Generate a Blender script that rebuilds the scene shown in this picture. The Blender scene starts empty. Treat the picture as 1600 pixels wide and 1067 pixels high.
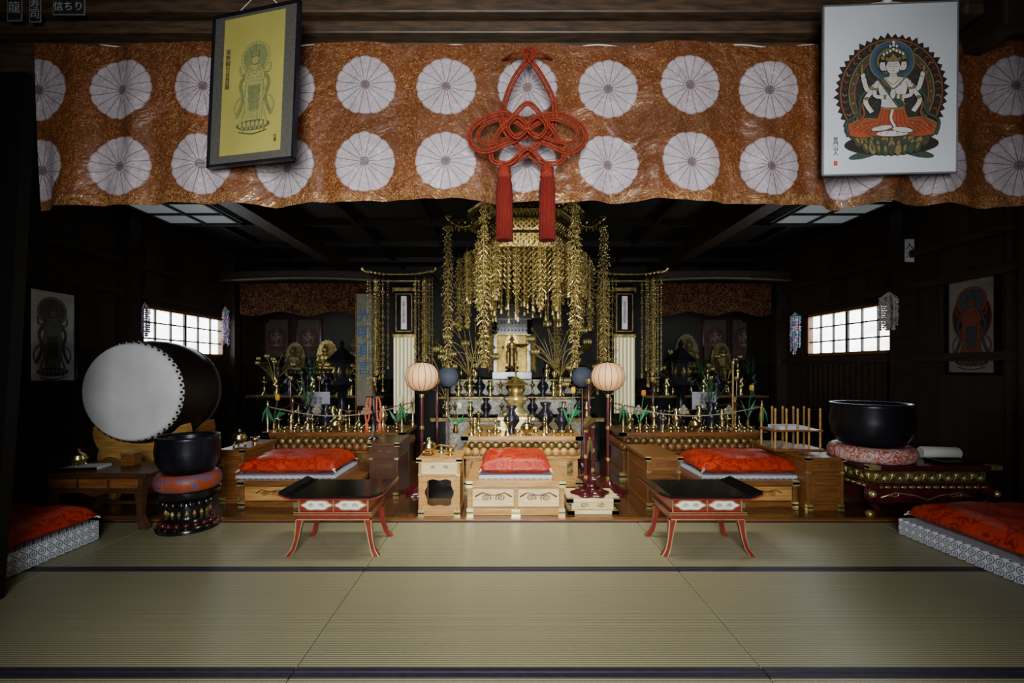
import bpy, math, random
from math import sin, cos, pi, atan2, sqrt, radians, hypot
from mathutils import Vector, Matrix
R = random.Random(7)
F=711.; CX=790; CY=574; H=1.18
def X(px,d): return (px-CX)/F*d
def Z(py,d): return H-(py-CY)/F*d
SC=bpy.context.scene
COL=SC.collection

# ---------------------------------------------------------------- materials
class NT:
    def __init__(s,name):
        s.m=bpy.data.materials.new(name); s.m.use_nodes=True
        s.t=s.m.node_tree; s.b=s.t.nodes['Principled BSDF']
    def n(s,typ,**kw):
        nd=s.t.nodes.new(typ)
        for k,v in kw.items(): setattr(nd,k,v)
        return nd
    def link(s,a,b): s.t.links.new(a,b)
    def setv(s,sock,v):
        if isinstance(v,bpy.types.NodeSocket): s.link(v,sock)
        else: sock.default_value=v
    def math(s,op,a,b=None,c=None):
        nd=s.n('ShaderNodeMath',operation=op)
        s.setv(nd.inputs[0],a)
        if b is not None: s.setv(nd.inputs[1],b)
        if c is not None: s.setv(nd.inputs[2],c)
        return nd.outputs[0]
    def mix(s,f,a,b):
        nd=s.n('ShaderNodeMix',data_type='RGBA')
        s.setv(nd.inputs[0],f)
        s.setv(nd.inputs[6],a if not isinstance(a,tuple) else (*a[:3],1))
        s.setv(nd.inputs[7],b if not isinstance(b,tuple) else (*b[:3],1))
        return nd.outputs[2]
    def coord(s,which='Object',scale=(1,1,1)):
        tc=s.n('ShaderNodeTexCoord'); mp=s.n('ShaderNodeMapping')
        s.link(tc.outputs[which],mp.inputs[0]); mp.inputs['Scale'].default_value=scale
        return mp.outputs[0]
    def noise(s,vec,scale,detail=4,dist=0):
        nd=s.n('ShaderNodeTexNoise'); s.link(vec,nd.inputs['Vector'])
        nd.inputs['Scale'].default_value=scale; nd.inputs['Detail'].default_value=detail
        nd.inputs['Distortion'].default_value=dist
        return nd.outputs[0]
    def ramp(s,f,lo,hi):
        nd=s.n('ShaderNodeMapRange'); s.setv(nd.inputs[0],f)
        nd.inputs[1].default_value=lo; nd.inputs[2].default_value=hi
        return nd.outputs[0]
    def bump(s,h,st=.3,dist=.01):
        nd=s.n('ShaderNodeBump'); nd.inputs['Strength'].default_value=st
        nd.inputs['Distance'].default_value=dist
        s.link(h,nd.inputs['Height']); s.link(nd.outputs[0],s.b.inputs['Normal'])
    def P(s,**kw):
        for k,v in kw.items():
            s.setv(s.b.inputs[k.replace('_',' ')],v if not (isinstance(v,tuple) and len(v)==3) else (*v,1))

def mat(name,c,rough=.5,metal=0,c2=None,scale=8,st=(1,1,1),bump=0,emit=0,ecol=None,detail=4,spec=.5):
    t=NT(name); v=t.coord('Object',st); n=t.noise(v,scale,detail)
    if c2 is None: c2=tuple(x*.65 for x in c)
    col=t.mix(t.ramp(n,.35,.68),c,c2)
    t.P(Base_Color=col,Roughness=rough,Metallic=metal,Specular_IOR_Level=spec)
    if bump: t.bump(n,bump)
    if emit:
        t.P(Emission_Color=(ecol or c),Emission_Strength=emit)
    return t.m
_fl={}
def flat(c,rough=.7):
    k=tuple(round(x,3) for x in c)+(rough,)
    if k not in _fl: _fl[k]=mat('ink',c,rough,0,tuple(x*.82 for x in c),30,spec=.3)
    return _fl[k]

DARKW=mat('dark_wood',(.026,.015,.009),.5,0,(.011,.007,.0045),5,(1,1,9),.15,spec=.4)
DARKH=mat('dark_wood_beam',(.060,.033,.016),.5,0,(.020,.012,.006),5,(1.5,9,9),.2)
DARKR=mat('dark_wall_rail',(.038,.021,.011),.55,0,(.015,.009,.005),5,(9,1.5,9),.2,spec=.4)
BLK=mat('black_lacquer',(.007,.006,.006),.18,0,(.004,.004,.004))
BLKP=mat('black_post_lacquer',(.003,.0028,.0028),.6,0,(.002,.002,.002),spec=.2)
BLKM=mat('black_bronze',(.014,.014,.022),.30,.5,(.008,.008,.012),6,bump=.05)
GOLD=mat('gold_leaf',(.42,.32,.09),.36,.8,(.18,.13,.034),25,bump=.3)
GOLDS=mat('lacy_gilt',(.55,.45,.16),.34,.72,(.24,.18,.055),25)
GOLDB=mat('bright_gold',(.84,.74,.34),.28,.8,(.45,.37,.13),12,bump=.1)
GOLDD=mat('aged_gold',(.25,.18,.055),.42,.75,(.075,.05,.016),20,bump=.5)
BRASS=mat('brass',(.56,.46,.20),.26,1,(.30,.23,.09),10)
WOODL=mat('honey_wood',(.45,.25,.068),.34,0,(.28,.135,.032),6,(1,9,9),.05)
WOODM=mat('reddish_wood',(.185,.072,.016),.34,0,(.09,.032,.008),6,(1,9,9),.05)
WOODD=mat('brown_desk_wood',(.070,.028,.012),.32,0,(.038,.015,.007),6,(1,9,9),.05)
WOODP=mat('pale_wood',(.72,.57,.28),.40,0,(.57,.42,.18),6,(1,9,9),.05)
REDL=mat('red_lacquer',(.175,.020,.014),.26,0,(.11,.012,.009),5)
MAROON=mat('maroon_lacquer',(.065,.007,.010),.22,0,(.035,.005,.007),5)
WHITEP=mat('off_white_paint',(.62,.60,.54),.55,0,(.48,.46,.41),9)
CORD=mat('red_cord',(.165,.017,.005),.8,0,(.08,.008,.003),90,bump=.5,spec=.15)
TASS=mat('red_tassel',(.135,.008,.004),.85,0,(.06,.004,.002),50,(14,14,.6),.7,spec=.15)
PAPER=mat('white_paper',(.46,.47,.49),.8,0,(.42,.43,.45),4)
PAPERY=mat('yellow_paper',(.25,.22,.042),.8,0,(.20,.175,.031),4)
GREYM=mat('grey_brown_mount',(.050,.046,.036),.7,0,(.036,.033,.026),60,bump=.1)
GREYF=mat('grey_metal_frame',(.18,.18,.18),.4,.3,(.14,.14,.14))
SKIN=mat('drum_skin',(.76,.76,.74),.6,0,(.60,.60,.58),3,bump=.05)
GREEN=mat('leaf_green',(.02,.20,.07),.5)
DGREEN=mat('dark_foliage',(.02,.07,.02),.5)
YEL=mat('tulip_yellow',(.8,.42,.01),.5)
PAPL=mat('lantern_paper',(.54,.34,.17),.7,0,(.44,.26,.12),8,emit=.34,ecol=(1,.44,.13))
PAPG=mat('grey_lantern_paper',(.08,.10,.14),.7,0,(.06,.07,.10),8)

def brocade(name,a,b,scale,rough=.45,thr=.5,lo=.03,hi=.06,spec=.3):
    t=NT(name); v=t.coord('Object')
    n1=t.noise(v,scale,2,1.6)
    l=t.math('ABSOLUTE',t.math('SUBTRACT',n1,thr))
    m=t.ramp(l,lo,hi)
    n2=t.noise(v,scale*.35,2)
    col=t.mix(m,b,t.mix(t.ramp(n2,.4,.6),a,tuple(x*.7 for x in a)))
    t.P(Base_Color=col,Roughness=rough,Specular_IOR_Level=spec); t.bump(m,.25,.003)
    return t.m
REDC=brocade('red_cushion_brocade',(.44,.030,.006),(.21,.008,.003),10)
GONGC=brocade('white_red_brocade',(.50,.36,.33),(.36,.05,.03),16)
BLUC=brocade('orange_blue_brocade',(.34,.06,.015),(.06,.06,.16),12)
VALB=brocade('dark_red_brocade',(.028,.007,.005),(.085,.045,.015),16,rough=.9,spec=.1)
ALTC=brocade('white_gold_altar_cloth',(.50,.50,.46),(.20,.17,.08),22)
def stripes():
    t=NT('gold_white_stripes'); v=t.coord('Object'); s=t.n('ShaderNodeSeparateXYZ'); t.link(v,s.inputs[0])
    w=t.math('SINE',t.math('MULTIPLY',s.outputs[0],2*pi/.045))
    t.P(Base_Color=t.mix(t.ramp(w,-.2,.2),(.46,.36,.12),(.75,.76,.62)),Roughness=.45,Metallic=.15); t.bump(w,.4,.01); return t.m
STRIPE=stripes()
def tatami():
    t=NT('tatami_rush'); v=t.coord('Object'); s=t.n('ShaderNodeSeparateXYZ'); t.link(v,s.inputs[0])
    w=t.math('SINE',t.math('MULTIPLY',s.outputs[1],2*pi/.0125))
    n=t.noise(t.coord('Object',(60,2,1)),4,3); n2=t.noise(v,1.3,3)
    c=t.mix(t.ramp(w,-.95,.6),(.165,.148,.078),(.325,.30,.178))
    c=t.mix(t.math('MULTIPLY',t.ramp(n,.3,.7),.3),c,(.21,.19,.10))
    c=t.mix(t.math('MULTIPLY',t.ramp(n2,.35,.7),.25),c,(.30,.265,.14))
    t.P(Base_Color=c,Roughness=.36); t.bump(w,.3,.003); return t.m
TATAMI=tatami()
HERI=mat('purple_black_edging',(.022,.015,.030),.6,0,(.012,.009,.016),30)
def planks(name,a,b,axis,period,gl=.3):
    t=NT(name); v=t.coord('Object'); s=t.n('ShaderNodeSeparateXYZ'); t.link(v,s.inputs[0])
    f=t.math('FRACT',t.math('DIVIDE',s.outputs[axis],period))
    cell=t.math('FLOOR',t.math('DIVIDE',s.outputs[axis],period))
    st=[7,7,7]; st[2 if axis!=2 else 1]=.8
    if name.startswith('floor'): st=[9,.8,7]
    n=t.noise(t.coord('Object',tuple(st)),2,4)
    wn=t.n('ShaderNodeTexWhiteNoise',noise_dimensions='1D'); t.link(cell,wn.inputs['W'])
    k=t.math('ADD',t.math('MULTIPLY',n,.7),t.math('MULTIPLY',wn.outputs[0],.3))
    c=t.mix(t.ramp(k,.3,.75),a,b)
    gap=t.math('LESS_THAN',f,.03)
    t.P(Base_Color=t.mix(gap,c,(.002,.002,.002)),Roughness=gl); return t.m
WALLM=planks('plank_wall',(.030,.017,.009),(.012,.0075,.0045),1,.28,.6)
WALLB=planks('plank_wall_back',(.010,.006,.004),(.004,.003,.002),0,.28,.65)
FLOORM=planks('floor_boards',(.10,.042,.013),(.045,.018,.007),0,.18,.16)
CEILM=planks('ceiling_boards',(.012,.008,.006),(.006,.004,.003),0,.4,.7)
def shippo():
    t=NT('grey_circle_brocade'); v=t.coord('Object'); s=t.n('ShaderNodeSeparateXYZ'); t.link(v,s.inputs[0])
    P_=.052
    u=t.math('SUBTRACT',t.math('FRACT',t.math('ADD',t.math('DIVIDE',t.math('ADD',s.outputs[0],s.outputs[1]),P_),50)),.5)
    w=t.math('SUBTRACT',t.math('FRACT',t.math('ADD',t.math('DIVIDE',s.outputs[2],P_),50)),.5)
    r=t.math('SQRT',t.math('ADD',t.math('MULTIPLY',u,u),t.math('MULTIPLY',w,w)))
    d=t.math('LESS_THAN',t.math('ABSOLUTE',t.math('SUBTRACT',r,.40)),.06)
    e=t.math('LESS_THAN',t.math('ABSOLUTE',t.math('SUBTRACT',r,.14)),.06)
    c=t.mix(t.math('MAXIMUM',d,e),(.62,.65,.70),(.12,.13,.17)); t.P(Base_Color=c,Roughness=.55); return t.m
SHIPPO=shippo()
def skypane():
    t=NT('bright_window_pane'); v=t.coord('Object'); n=t.noise(v,6,4)
    c=t.mix(t.ramp(n,.42,.70),(.95,1,1),(.55,.62,.56)); t.P(Base_Color=(.8,.8,.8),Roughness=.4,Emission_Color=c,Emission_Strength=9.0); return t.m
SKY=skypane()
def skylight():
    t=NT('ceiling_panel_glow'); t.P(Base_Color=(.25,.27,.28),Roughness=.4,Emission_Color=(.75,.85,.9),Emission_Strength=.14); return t.m
SKYL=skylight()
def banner_mat():
    t=NT('orange_mon_brocade'); tc=t.n('ShaderNodeTexCoord'); s=t.n('ShaderNodeSeparateXYZ'); t.link(tc.outputs['UV'],s.inputs[0])
    U=s.outputs[0]; V=s.outputs[1]
    px,pz,rr=.382,.367,.1415
    x=t.math('MULTIPLY',t.math('SUBTRACT',t.math('FRACT',t.math('ADD',t.math('DIVIDE',U,px),20.5)),.5),px)
    z=t.math('MULTIPLY',t.math('SUBTRACT',t.math('FRACT',t.math('ADD',t.math('DIVIDE',V,pz),20.5)),.5),pz)
    r=t.math('SQRT',t.math('ADD',t.math('MULTIPLY',x,x),t.math('MULTIPLY',z,z)))
    th=t.math('ARCTAN2',z,x)
    sc=t.math('ABSOLUTE',t.math('COSINE',t.math('MULTIPLY',th,8)))
    lim=t.math('MULTIPLY',t.math('ADD',t.math('MULTIPLY',t.math('POWER',sc,.5),.05),.95),rr)
    disc=t.math('LESS_THAN',r,lim)
    ln=t.math('LESS_THAN',t.math('MULTIPLY',sc,r),.0125)
    ctr=t.math('LESS_THAN',t.math('ABSOLUTE',t.math('SUBTRACT',r,.018)),.003)
    rowm=t.math('LESS_THAN',t.math('ABSOLUTE',t.math('ADD',V,pz/2)),pz)
    disc=t.math('MULTIPLY',disc,rowm)
    n=t.noise(tc.outputs['UV'],30,1,2.4)
    l=t.math('ABSOLUTE',t.math('SUBTRACT',n,.5)); sw=t.math('SUBTRACT',1,t.ramp(l,.014,.040))
    n3=t.noise(tc.outputs['UV'],14,2,3)
    l3=t.math('ABSOLUTE',t.math('SUBTRACT',n3,.5)); sw3=t.math('SUBTRACT',1,t.ramp(l3,.02,.05))
    low=t.math('LESS_THAN',V,-.50)
    sw=t.math('MAXIMUM',t.math('MULTIPLY',sw,.7),t.math('MULTIPLY',t.math('MULTIPLY',sw3,low),.95))
    bg=t.mix(sw,(.092,.021,.0035),(.36,.20,.065))
    big=t.noise(tc.outputs['UV'],2.2,2)
    bg=t.mix(t.math('MULTIPLY',t.ramp(big,.4,.65),.45),bg,(.030,.009,.003))
    mb=t.mix(t.ramp(n,.3,.7),(.300,.255,.268),(.235,.195,.205))
    mb=t.mix(t.math('MULTIPLY',t.ramp(big,.45,.7),.3),mb,(.16,.13,.14))
    mon=t.mix(t.math('MAXIMUM',ln,ctr),mb,(.09,.06,.06))
    rim=t.math('GREATER_THAN',r,t.math('MULTIPLY',lim,.965)); mon=t.mix(t.math('MULTIPLY',rim,.6),mon,(.13,.09,.09))
    t.P(Base_Color=t.mix(disc,bg,mon),Roughness=t.math('SUBTRACT',.48,t.math('MULTIPLY',sw,.2)),Metallic=t.math('MULTIPLY',t.math('MULTIPLY',sw,.6),t.math('SUBTRACT',1,disc)),Specular_IOR_Level=.4)
    wr=t.noise(tc.outputs['UV'],5,4,.6); hb=t.math('ADD',t.math('MULTIPLY',wr,6),t.math('MULTIPLY',sw,.25)); t.bump(hb,.6,.012)
    return t.m
BANM=banner_mat()

# ---------------------------------------------------------------- mesh builder
class MB:
    def __init__(s): s.v=[];s.f=[];s.i=[];s.s=[];s.mats=[];s.M=Matrix()
    def mi(s,m):
        if m not in s.mats: s.mats.append(m)
        return s.mats.index(m)
    def add(s,vs,fs,m,smooth=False):
        o=len(s.v); s.v+=[s.M@Vector(v) for v in vs]; k=s.mi(m)
        for f in fs: s.f.append([a+o for a in f]); s.i.append(k); s.s.append(smooth)
        return s
    def box(s,x0,x1,y0,y1,z0,z1,m):
        return s.add([(x0,y0,z0),(x1,y0,z0),(x1,y1,z0),(x0,y1,z0),(x0,y0,z1),(x1,y0,z1),(x1,y1,z1),(x0,y1,z1)],
          [(0,3,2,1),(4,5,6,7),(0,1,5,4),(1,2,6,5),(2,3,7,6),(3,0,4,7)],m)
    def taper(s,c0,w0,d0,c1,w1,d1,m):
        a=[(c0[0]+sx*w0/2,c0[1]+sy*d0/2,c0[2]) for sx,sy in((-1,-1),(1,-1),(1,1),(-1,1))]
        b=[(c1[0]+sx*w1/2,c1[1]+sy*d1/2,c1[2]) for sx,sy in((-1,-1),(1,-1),(1,1),(-1,1))]
        return s.add(a+b,[(0,3,2,1),(4,5,6,7),(0,1,5,4),(1,2,6,5),(2,3,7,6),(3,0,4,7)],m)
    def lathe(s,prof,m,c=(0,0,0),n=24,smooth=True,sx=1,sy=1,axis='z',fl=None,ph=0):
        vs=[];fs=[]
        for r,z in prof:
            for k in range(n):
                a=2*pi*k/n+ph; q=r*(fl(a) if fl else 1)
                x,y=q*cos(a)*sx,q*sin(a)*sy
                if axis=='z': vs.append((c[0]+x,c[1]+y,c[2]+z))
                elif axis=='y': vs.append((c[0]+x,c[1]+z,c[2]+y))
                else: vs.append((c[0]+z,c[1]+x,c[2]+y))
        for j in range(len(prof)-1):
            for k in range(n):
                k2=(k+1)%n; fs.append((j*n+k,j*n+k2,(j+1)*n+k2,(j+1)*n+k))
        s.add(vs,fs,m,smooth)
        if prof[0][0]>1e-4: s.add(vs[:n],[tuple(range(n))],m)
        if prof[-1][0]>1e-4: s.add(vs[-n:],[tuple(range(n))],m)
        return s
    def tube(s,pts,r,m,n=6,closed=False,smooth=True):
        pts=[Vector(p) for p in pts]; L=len(pts); vs=[];fs=[]; up=None
        for i,p in enumerate(pts):
            if closed: t=pts[(i+1)%L]-pts[i-1]
            else: t=pts[min(i+1,L-1)]-pts[max(i-1,0)]
            if t.length<1e-9: t=Vector((0,0,1))
            t.normalize()
            if up is None:
                up=Vector((0,0,1)) if abs(t.z)<.9 else Vector((1,0,0))
            a=up-t*up.dot(t)
            if a.length<1e-6: a=t.orthogonal()
            a.normalize(); b=t.cross(a); up=a
            rr=r[min(i,len(r)-1)] if isinstance(r,(list,tuple)) else r
            for k in range(n):
                q=2*pi*k/n; vs.append(p+(a*cos(q)+b*sin(q))*rr)
        for i in range(L if closed else L-1):
            j=(i+1)%L
            for k in range(n):
                k2=(k+1)%n; fs.append((i*n+k,i*n+k2,j*n+k2,j*n+k))
        if not closed: fs+= [tuple(range(n)),tuple(range((L-1)*n,L*n))]
        return s.add(vs,fs,m,smooth)
    def prism(s,poly,a0,a1,m,axis='y'):
        n=len(poly)
        def q(p,a): return (p[0],a,p[1]) if axis=='y' else ((a,p[0],p[1]) if axis=='x' else (p[0],p[1],a))
        vs=[q(p,a0) for p in poly]+[q(p,a1) for p in poly]
        fs=[tuple(range(n)),tuple(range(2*n-1,n-1,-1))]+[(i,(i+1)%n,n+(i+1)%n,n+i) for i in range(n)]
        return s.add(vs,fs,m)
    def ball(s,c,r,m,n=10,k=6):
        if not isinstance(r,(tuple,list)): r=(r,r,r)
        vs=[(c[0],c[1],c[2]-r[2])]
        for j in range(1,k):
            a=-pi/2+pi*j/k
            for i in range(n):
                b=2*pi*i/n; vs.append((c[0]+r[0]*cos(a)*cos(b),c[1]+r[1]*cos(a)*sin(b),c[2]+r[2]*sin(a)))
        vs.append((c[0],c[1],c[2]+r[2])); fs=[]
        for i in range(n): fs.append((0,1+(i+1)%n,1+i))
        for j in range(k-2):
            for i in range(n):
                a=1+j*n+i; b=1+j*n+(i+1)%n; fs.append((a,b,b+n,a+n))
        o=1+(k-2)*n
        for i in range(n): fs.append((o+i,o+(i+1)%n,len(vs)-1))
        return s.add(vs,fs,m,True)
    def octa(s,c,r,m,h=None):
        h=h or r; x,y,z=c
        return s.add([(x-r,y,z),(x,y-r,z),(x+r,y,z),(x,y+r,z),(x,y,z-h),(x,y,z+h)],
          [(0,1,5),(1,2,5),(2,3,5),(3,0,5),(1,0,4),(2,1,4),(3,2,4),(0,3,4)],m)
    def grid(s,fn,nu,nv,m,smooth=True):
        vs=[fn(i/nu,j/nv) for j in range(nv+1) for i in range(nu+1)]
        fs=[(j*(nu+1)+i,j*(nu+1)+i+1,(j+1)*(nu+1)+i+1,(j+1)*(nu+1)+i) for j in range(nv) for i in range(nu)]
        return s.add(vs,fs,m,smooth)
    def pillow(s,c,w,d,h,m,n=16,p=4,sag=.0):
        def pr(u): return max(0,1-abs(u)**p)
        for sg,ht in ((1,h*.72),(-1,h*.28)):
            def fn(a,b):
                u=a*2-1; v=b*2-1
                t=(pr(u)*pr(v))**.45
                k=1-.045*(1-abs(v)**2) ; l=1-.045*(1-abs(u)**2)
                wr=.02*h*sin(14*u+5*v)*sin(9*v-4*u)
                return (c[0]+u*w/2*k,c[1]+v*d/2*l,c[2]+h*.28+sg*ht*t*(1+.05*sin(7*u+3*v)) +(wr-sag*exp2(u,v))*(sg>0))
            s.grid(fn,n,n,m)
        return s
    def mesh(s,name,recalc=True):
        me=bpy.data.meshes.new(name); me.from_pydata([tuple(v) for v in s.v],[],s.f)
        for m in s.mats: me.materials.append(m)
        me.polygons.foreach_set('material_index',s.i); me.polygons.foreach_set('use_smooth',s.s)
        if recalc:
            import bmesh
            bm=bmesh.new(); bm.from_mesh(me); bmesh.ops.recalc_face_normals(bm,faces=bm.faces); bm.to_mesh(me); bm.free()
        me.update(); return me
def exp2(u,v): return math.exp(-4*(u*u+v*v))

def part(mb,name,parent,label=None,bevel=0,loc=(0,0,0),rot=(0,0,0),kind=None,recalc=True):
    o=bpy.data.objects.new(name,mb.mesh(name,recalc)); COL.objects.link(o)
    if parent: o.parent=parent
    o.location=loc; o.rotation_euler=rot
    if label: o['label']=label
    if kind: o['kind']=kind
    if bevel:
        b=o.modifiers.new('bev','BEVEL'); b.width=bevel; b.segments=2; b.limit_method='ANGLE'; b.angle_limit=radians(50)
    return o
def tag(o,label,cat,group=None,kind=None):
    o['label']=label; o['category']=cat
    if group: o['group']=group
    if kind: o['kind']=kind
    return o
def thing(name,label,cat,loc,rz=0,group=None,kind=None):
    o=bpy.data.objects.new(name,None); COL.objects.link(o); o.location=loc; o.rotation_euler=(0,0,rz); o.empty_display_size=.1
    return tag(o,label,cat,group,kind)
def solo(mb,name,label,cat,loc=(0,0,0),rz=0,bevel=0,group=None,kind=None,recalc=True):
    o=part(mb,name,None,None,bevel,loc,(0,0,rz),None,recalc); return tag(o,label,cat,group,kind)
def struct(mb,name,label,cat='room structure',bevel=0):
    o=part(mb,name,None,None,bevel); return tag(o,label,cat,kind='structure')
def dup(o,loc,rz=None,label=None,scale=None):
    def cp(a,par):
        b=a.copy(); COL.objects.link(b)
        if par: b.parent=par; b.matrix_parent_inverse=a.matrix_parent_inverse.copy()
        for c in list(a.children): cp(c,b)
        return b
    n=cp(o,None); n.location=loc
    if rz is not None: n.rotation_euler[2]=rz
    if label: n['label']=label
    if scale: n.scale=(scale,)*3
    return n
def text(body,size,m,name,parent,loc,rot=(pi/2,0,0),label=None,th=.0006,space=1.0,line=.95):
    cu=bpy.data.curves.new('t','FONT'); cu.body=body; cu.size=size; cu.align_x='CENTER'; cu.align_y='CENTER'
    cu.extrude=th; cu.space_line=line; cu.space_character=space; cu.resolution_u=2
    o=bpy.data.objects.new('t',cu); COL.objects.link(o)
    dg=bpy.context.evaluated_depsgraph_get(); me=bpy.data.meshes.new_from_object(o.evaluated_get(dg))
    bpy.data.objects.remove(o); me.materials.clear(); me.materials.append(m)
    q=bpy.data.objects.new(name,me); COL.objects.link(q); q.parent=parent; q.location=loc; q.rotation_euler=rot
    if label: q['label']=label
    return q
def spline(pts,n=8,closed=False):
    pts=[Vector(p) for p in pts]; out=[]; L=len(pts)
    rng=range(L) if closed else range(L-1)
    for i in rng:
        g=lambda k:(pts[k%L] if closed else pts[max(0,min(L-1,k))])
        p0,p1,p2,p3=g(i-1),g(i),g(i+1),g(i+2)
        for j in range(n):
            t=j/n
            out.append(.5*((2*p1)+(p2-p0)*t+(2*p0-5*p1+4*p2-p3)*t*t+(3*p1-p0-3*p2+p3)*t**3))
    if not closed: out.append(pts[-1])
    return out

LAY=.00003
class Paint:
    def __init__(s,sc): s.mb=MB(); s.k=1; s.sc=sc; s.bx=1; s.bz=1; s.z0=0; s.dk=(.02,.015,.012)
    def T(s,p): return (p[0]*s.bx*s.sc,(s.z0+(p[1]-s.z0)*s.bz)*s.sc)
    def poly(s,pts,c):
        y=-LAY*s.k; s.k+=1; q=[s.T(p) for p in pts]
        s.mb.add([(p[0],y,p[1]) for p in q],[tuple(range(len(pts)))],flat(c)); return s
    def ell(s,x,z,rx,rz,c,n=28,a0=0,a1=2*pi,rot=0):
        P_=[]
        for k in range(n):
            a=a0+(a1-a0)*k/(n if a1-a0>6.2 else n-1); u,w=rx*cos(a),rz*sin(a)
            P_.append((x+u*cos(rot)-w*sin(rot),z+u*sin(rot)+w*cos(rot)))
        return s.poly(P_,c)
    def oell(s,x,z,rx,rz,c,rot=0,o=.006,n=28):
        s.ell(x,z,rx+o,rz+o,s.dk,n,rot=rot); return s.ell(x,z,rx,rz,c,n,rot=rot)
    def line(s,pts,w,c,smooth=True,out=0):
        if out: s.line(pts,w+2*out,s.dk,smooth)
        if smooth: pts=[(p.x,p.y) for p in spline([(a,b,0) for a,b in pts],6)]
        y=-LAY*s.k; s.k+=1; vs=[];n=len(pts)
        for i,p in enumerate(pts):
            a=pts[max(0,i-1)];b=pts[min(n-1,i+1)];dx,dz=b[0]-a[0],b[1]-a[1];l=hypot(dx,dz) or 1
            nx,nz=-dz/l*w/2,dx/l*w/2
            u=s.T((p[0]+nx,p[1]+nz)); v=s.T((p[0]-nx,p[1]-nz))
            vs+= [(u[0],y,u[1]),(v[0],y,v[1])]
        s.mb.add(vs,[(2*i,2*i+1,2*i+3,2*i+2) for i in range(n-1)],flat(c)); return s

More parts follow.
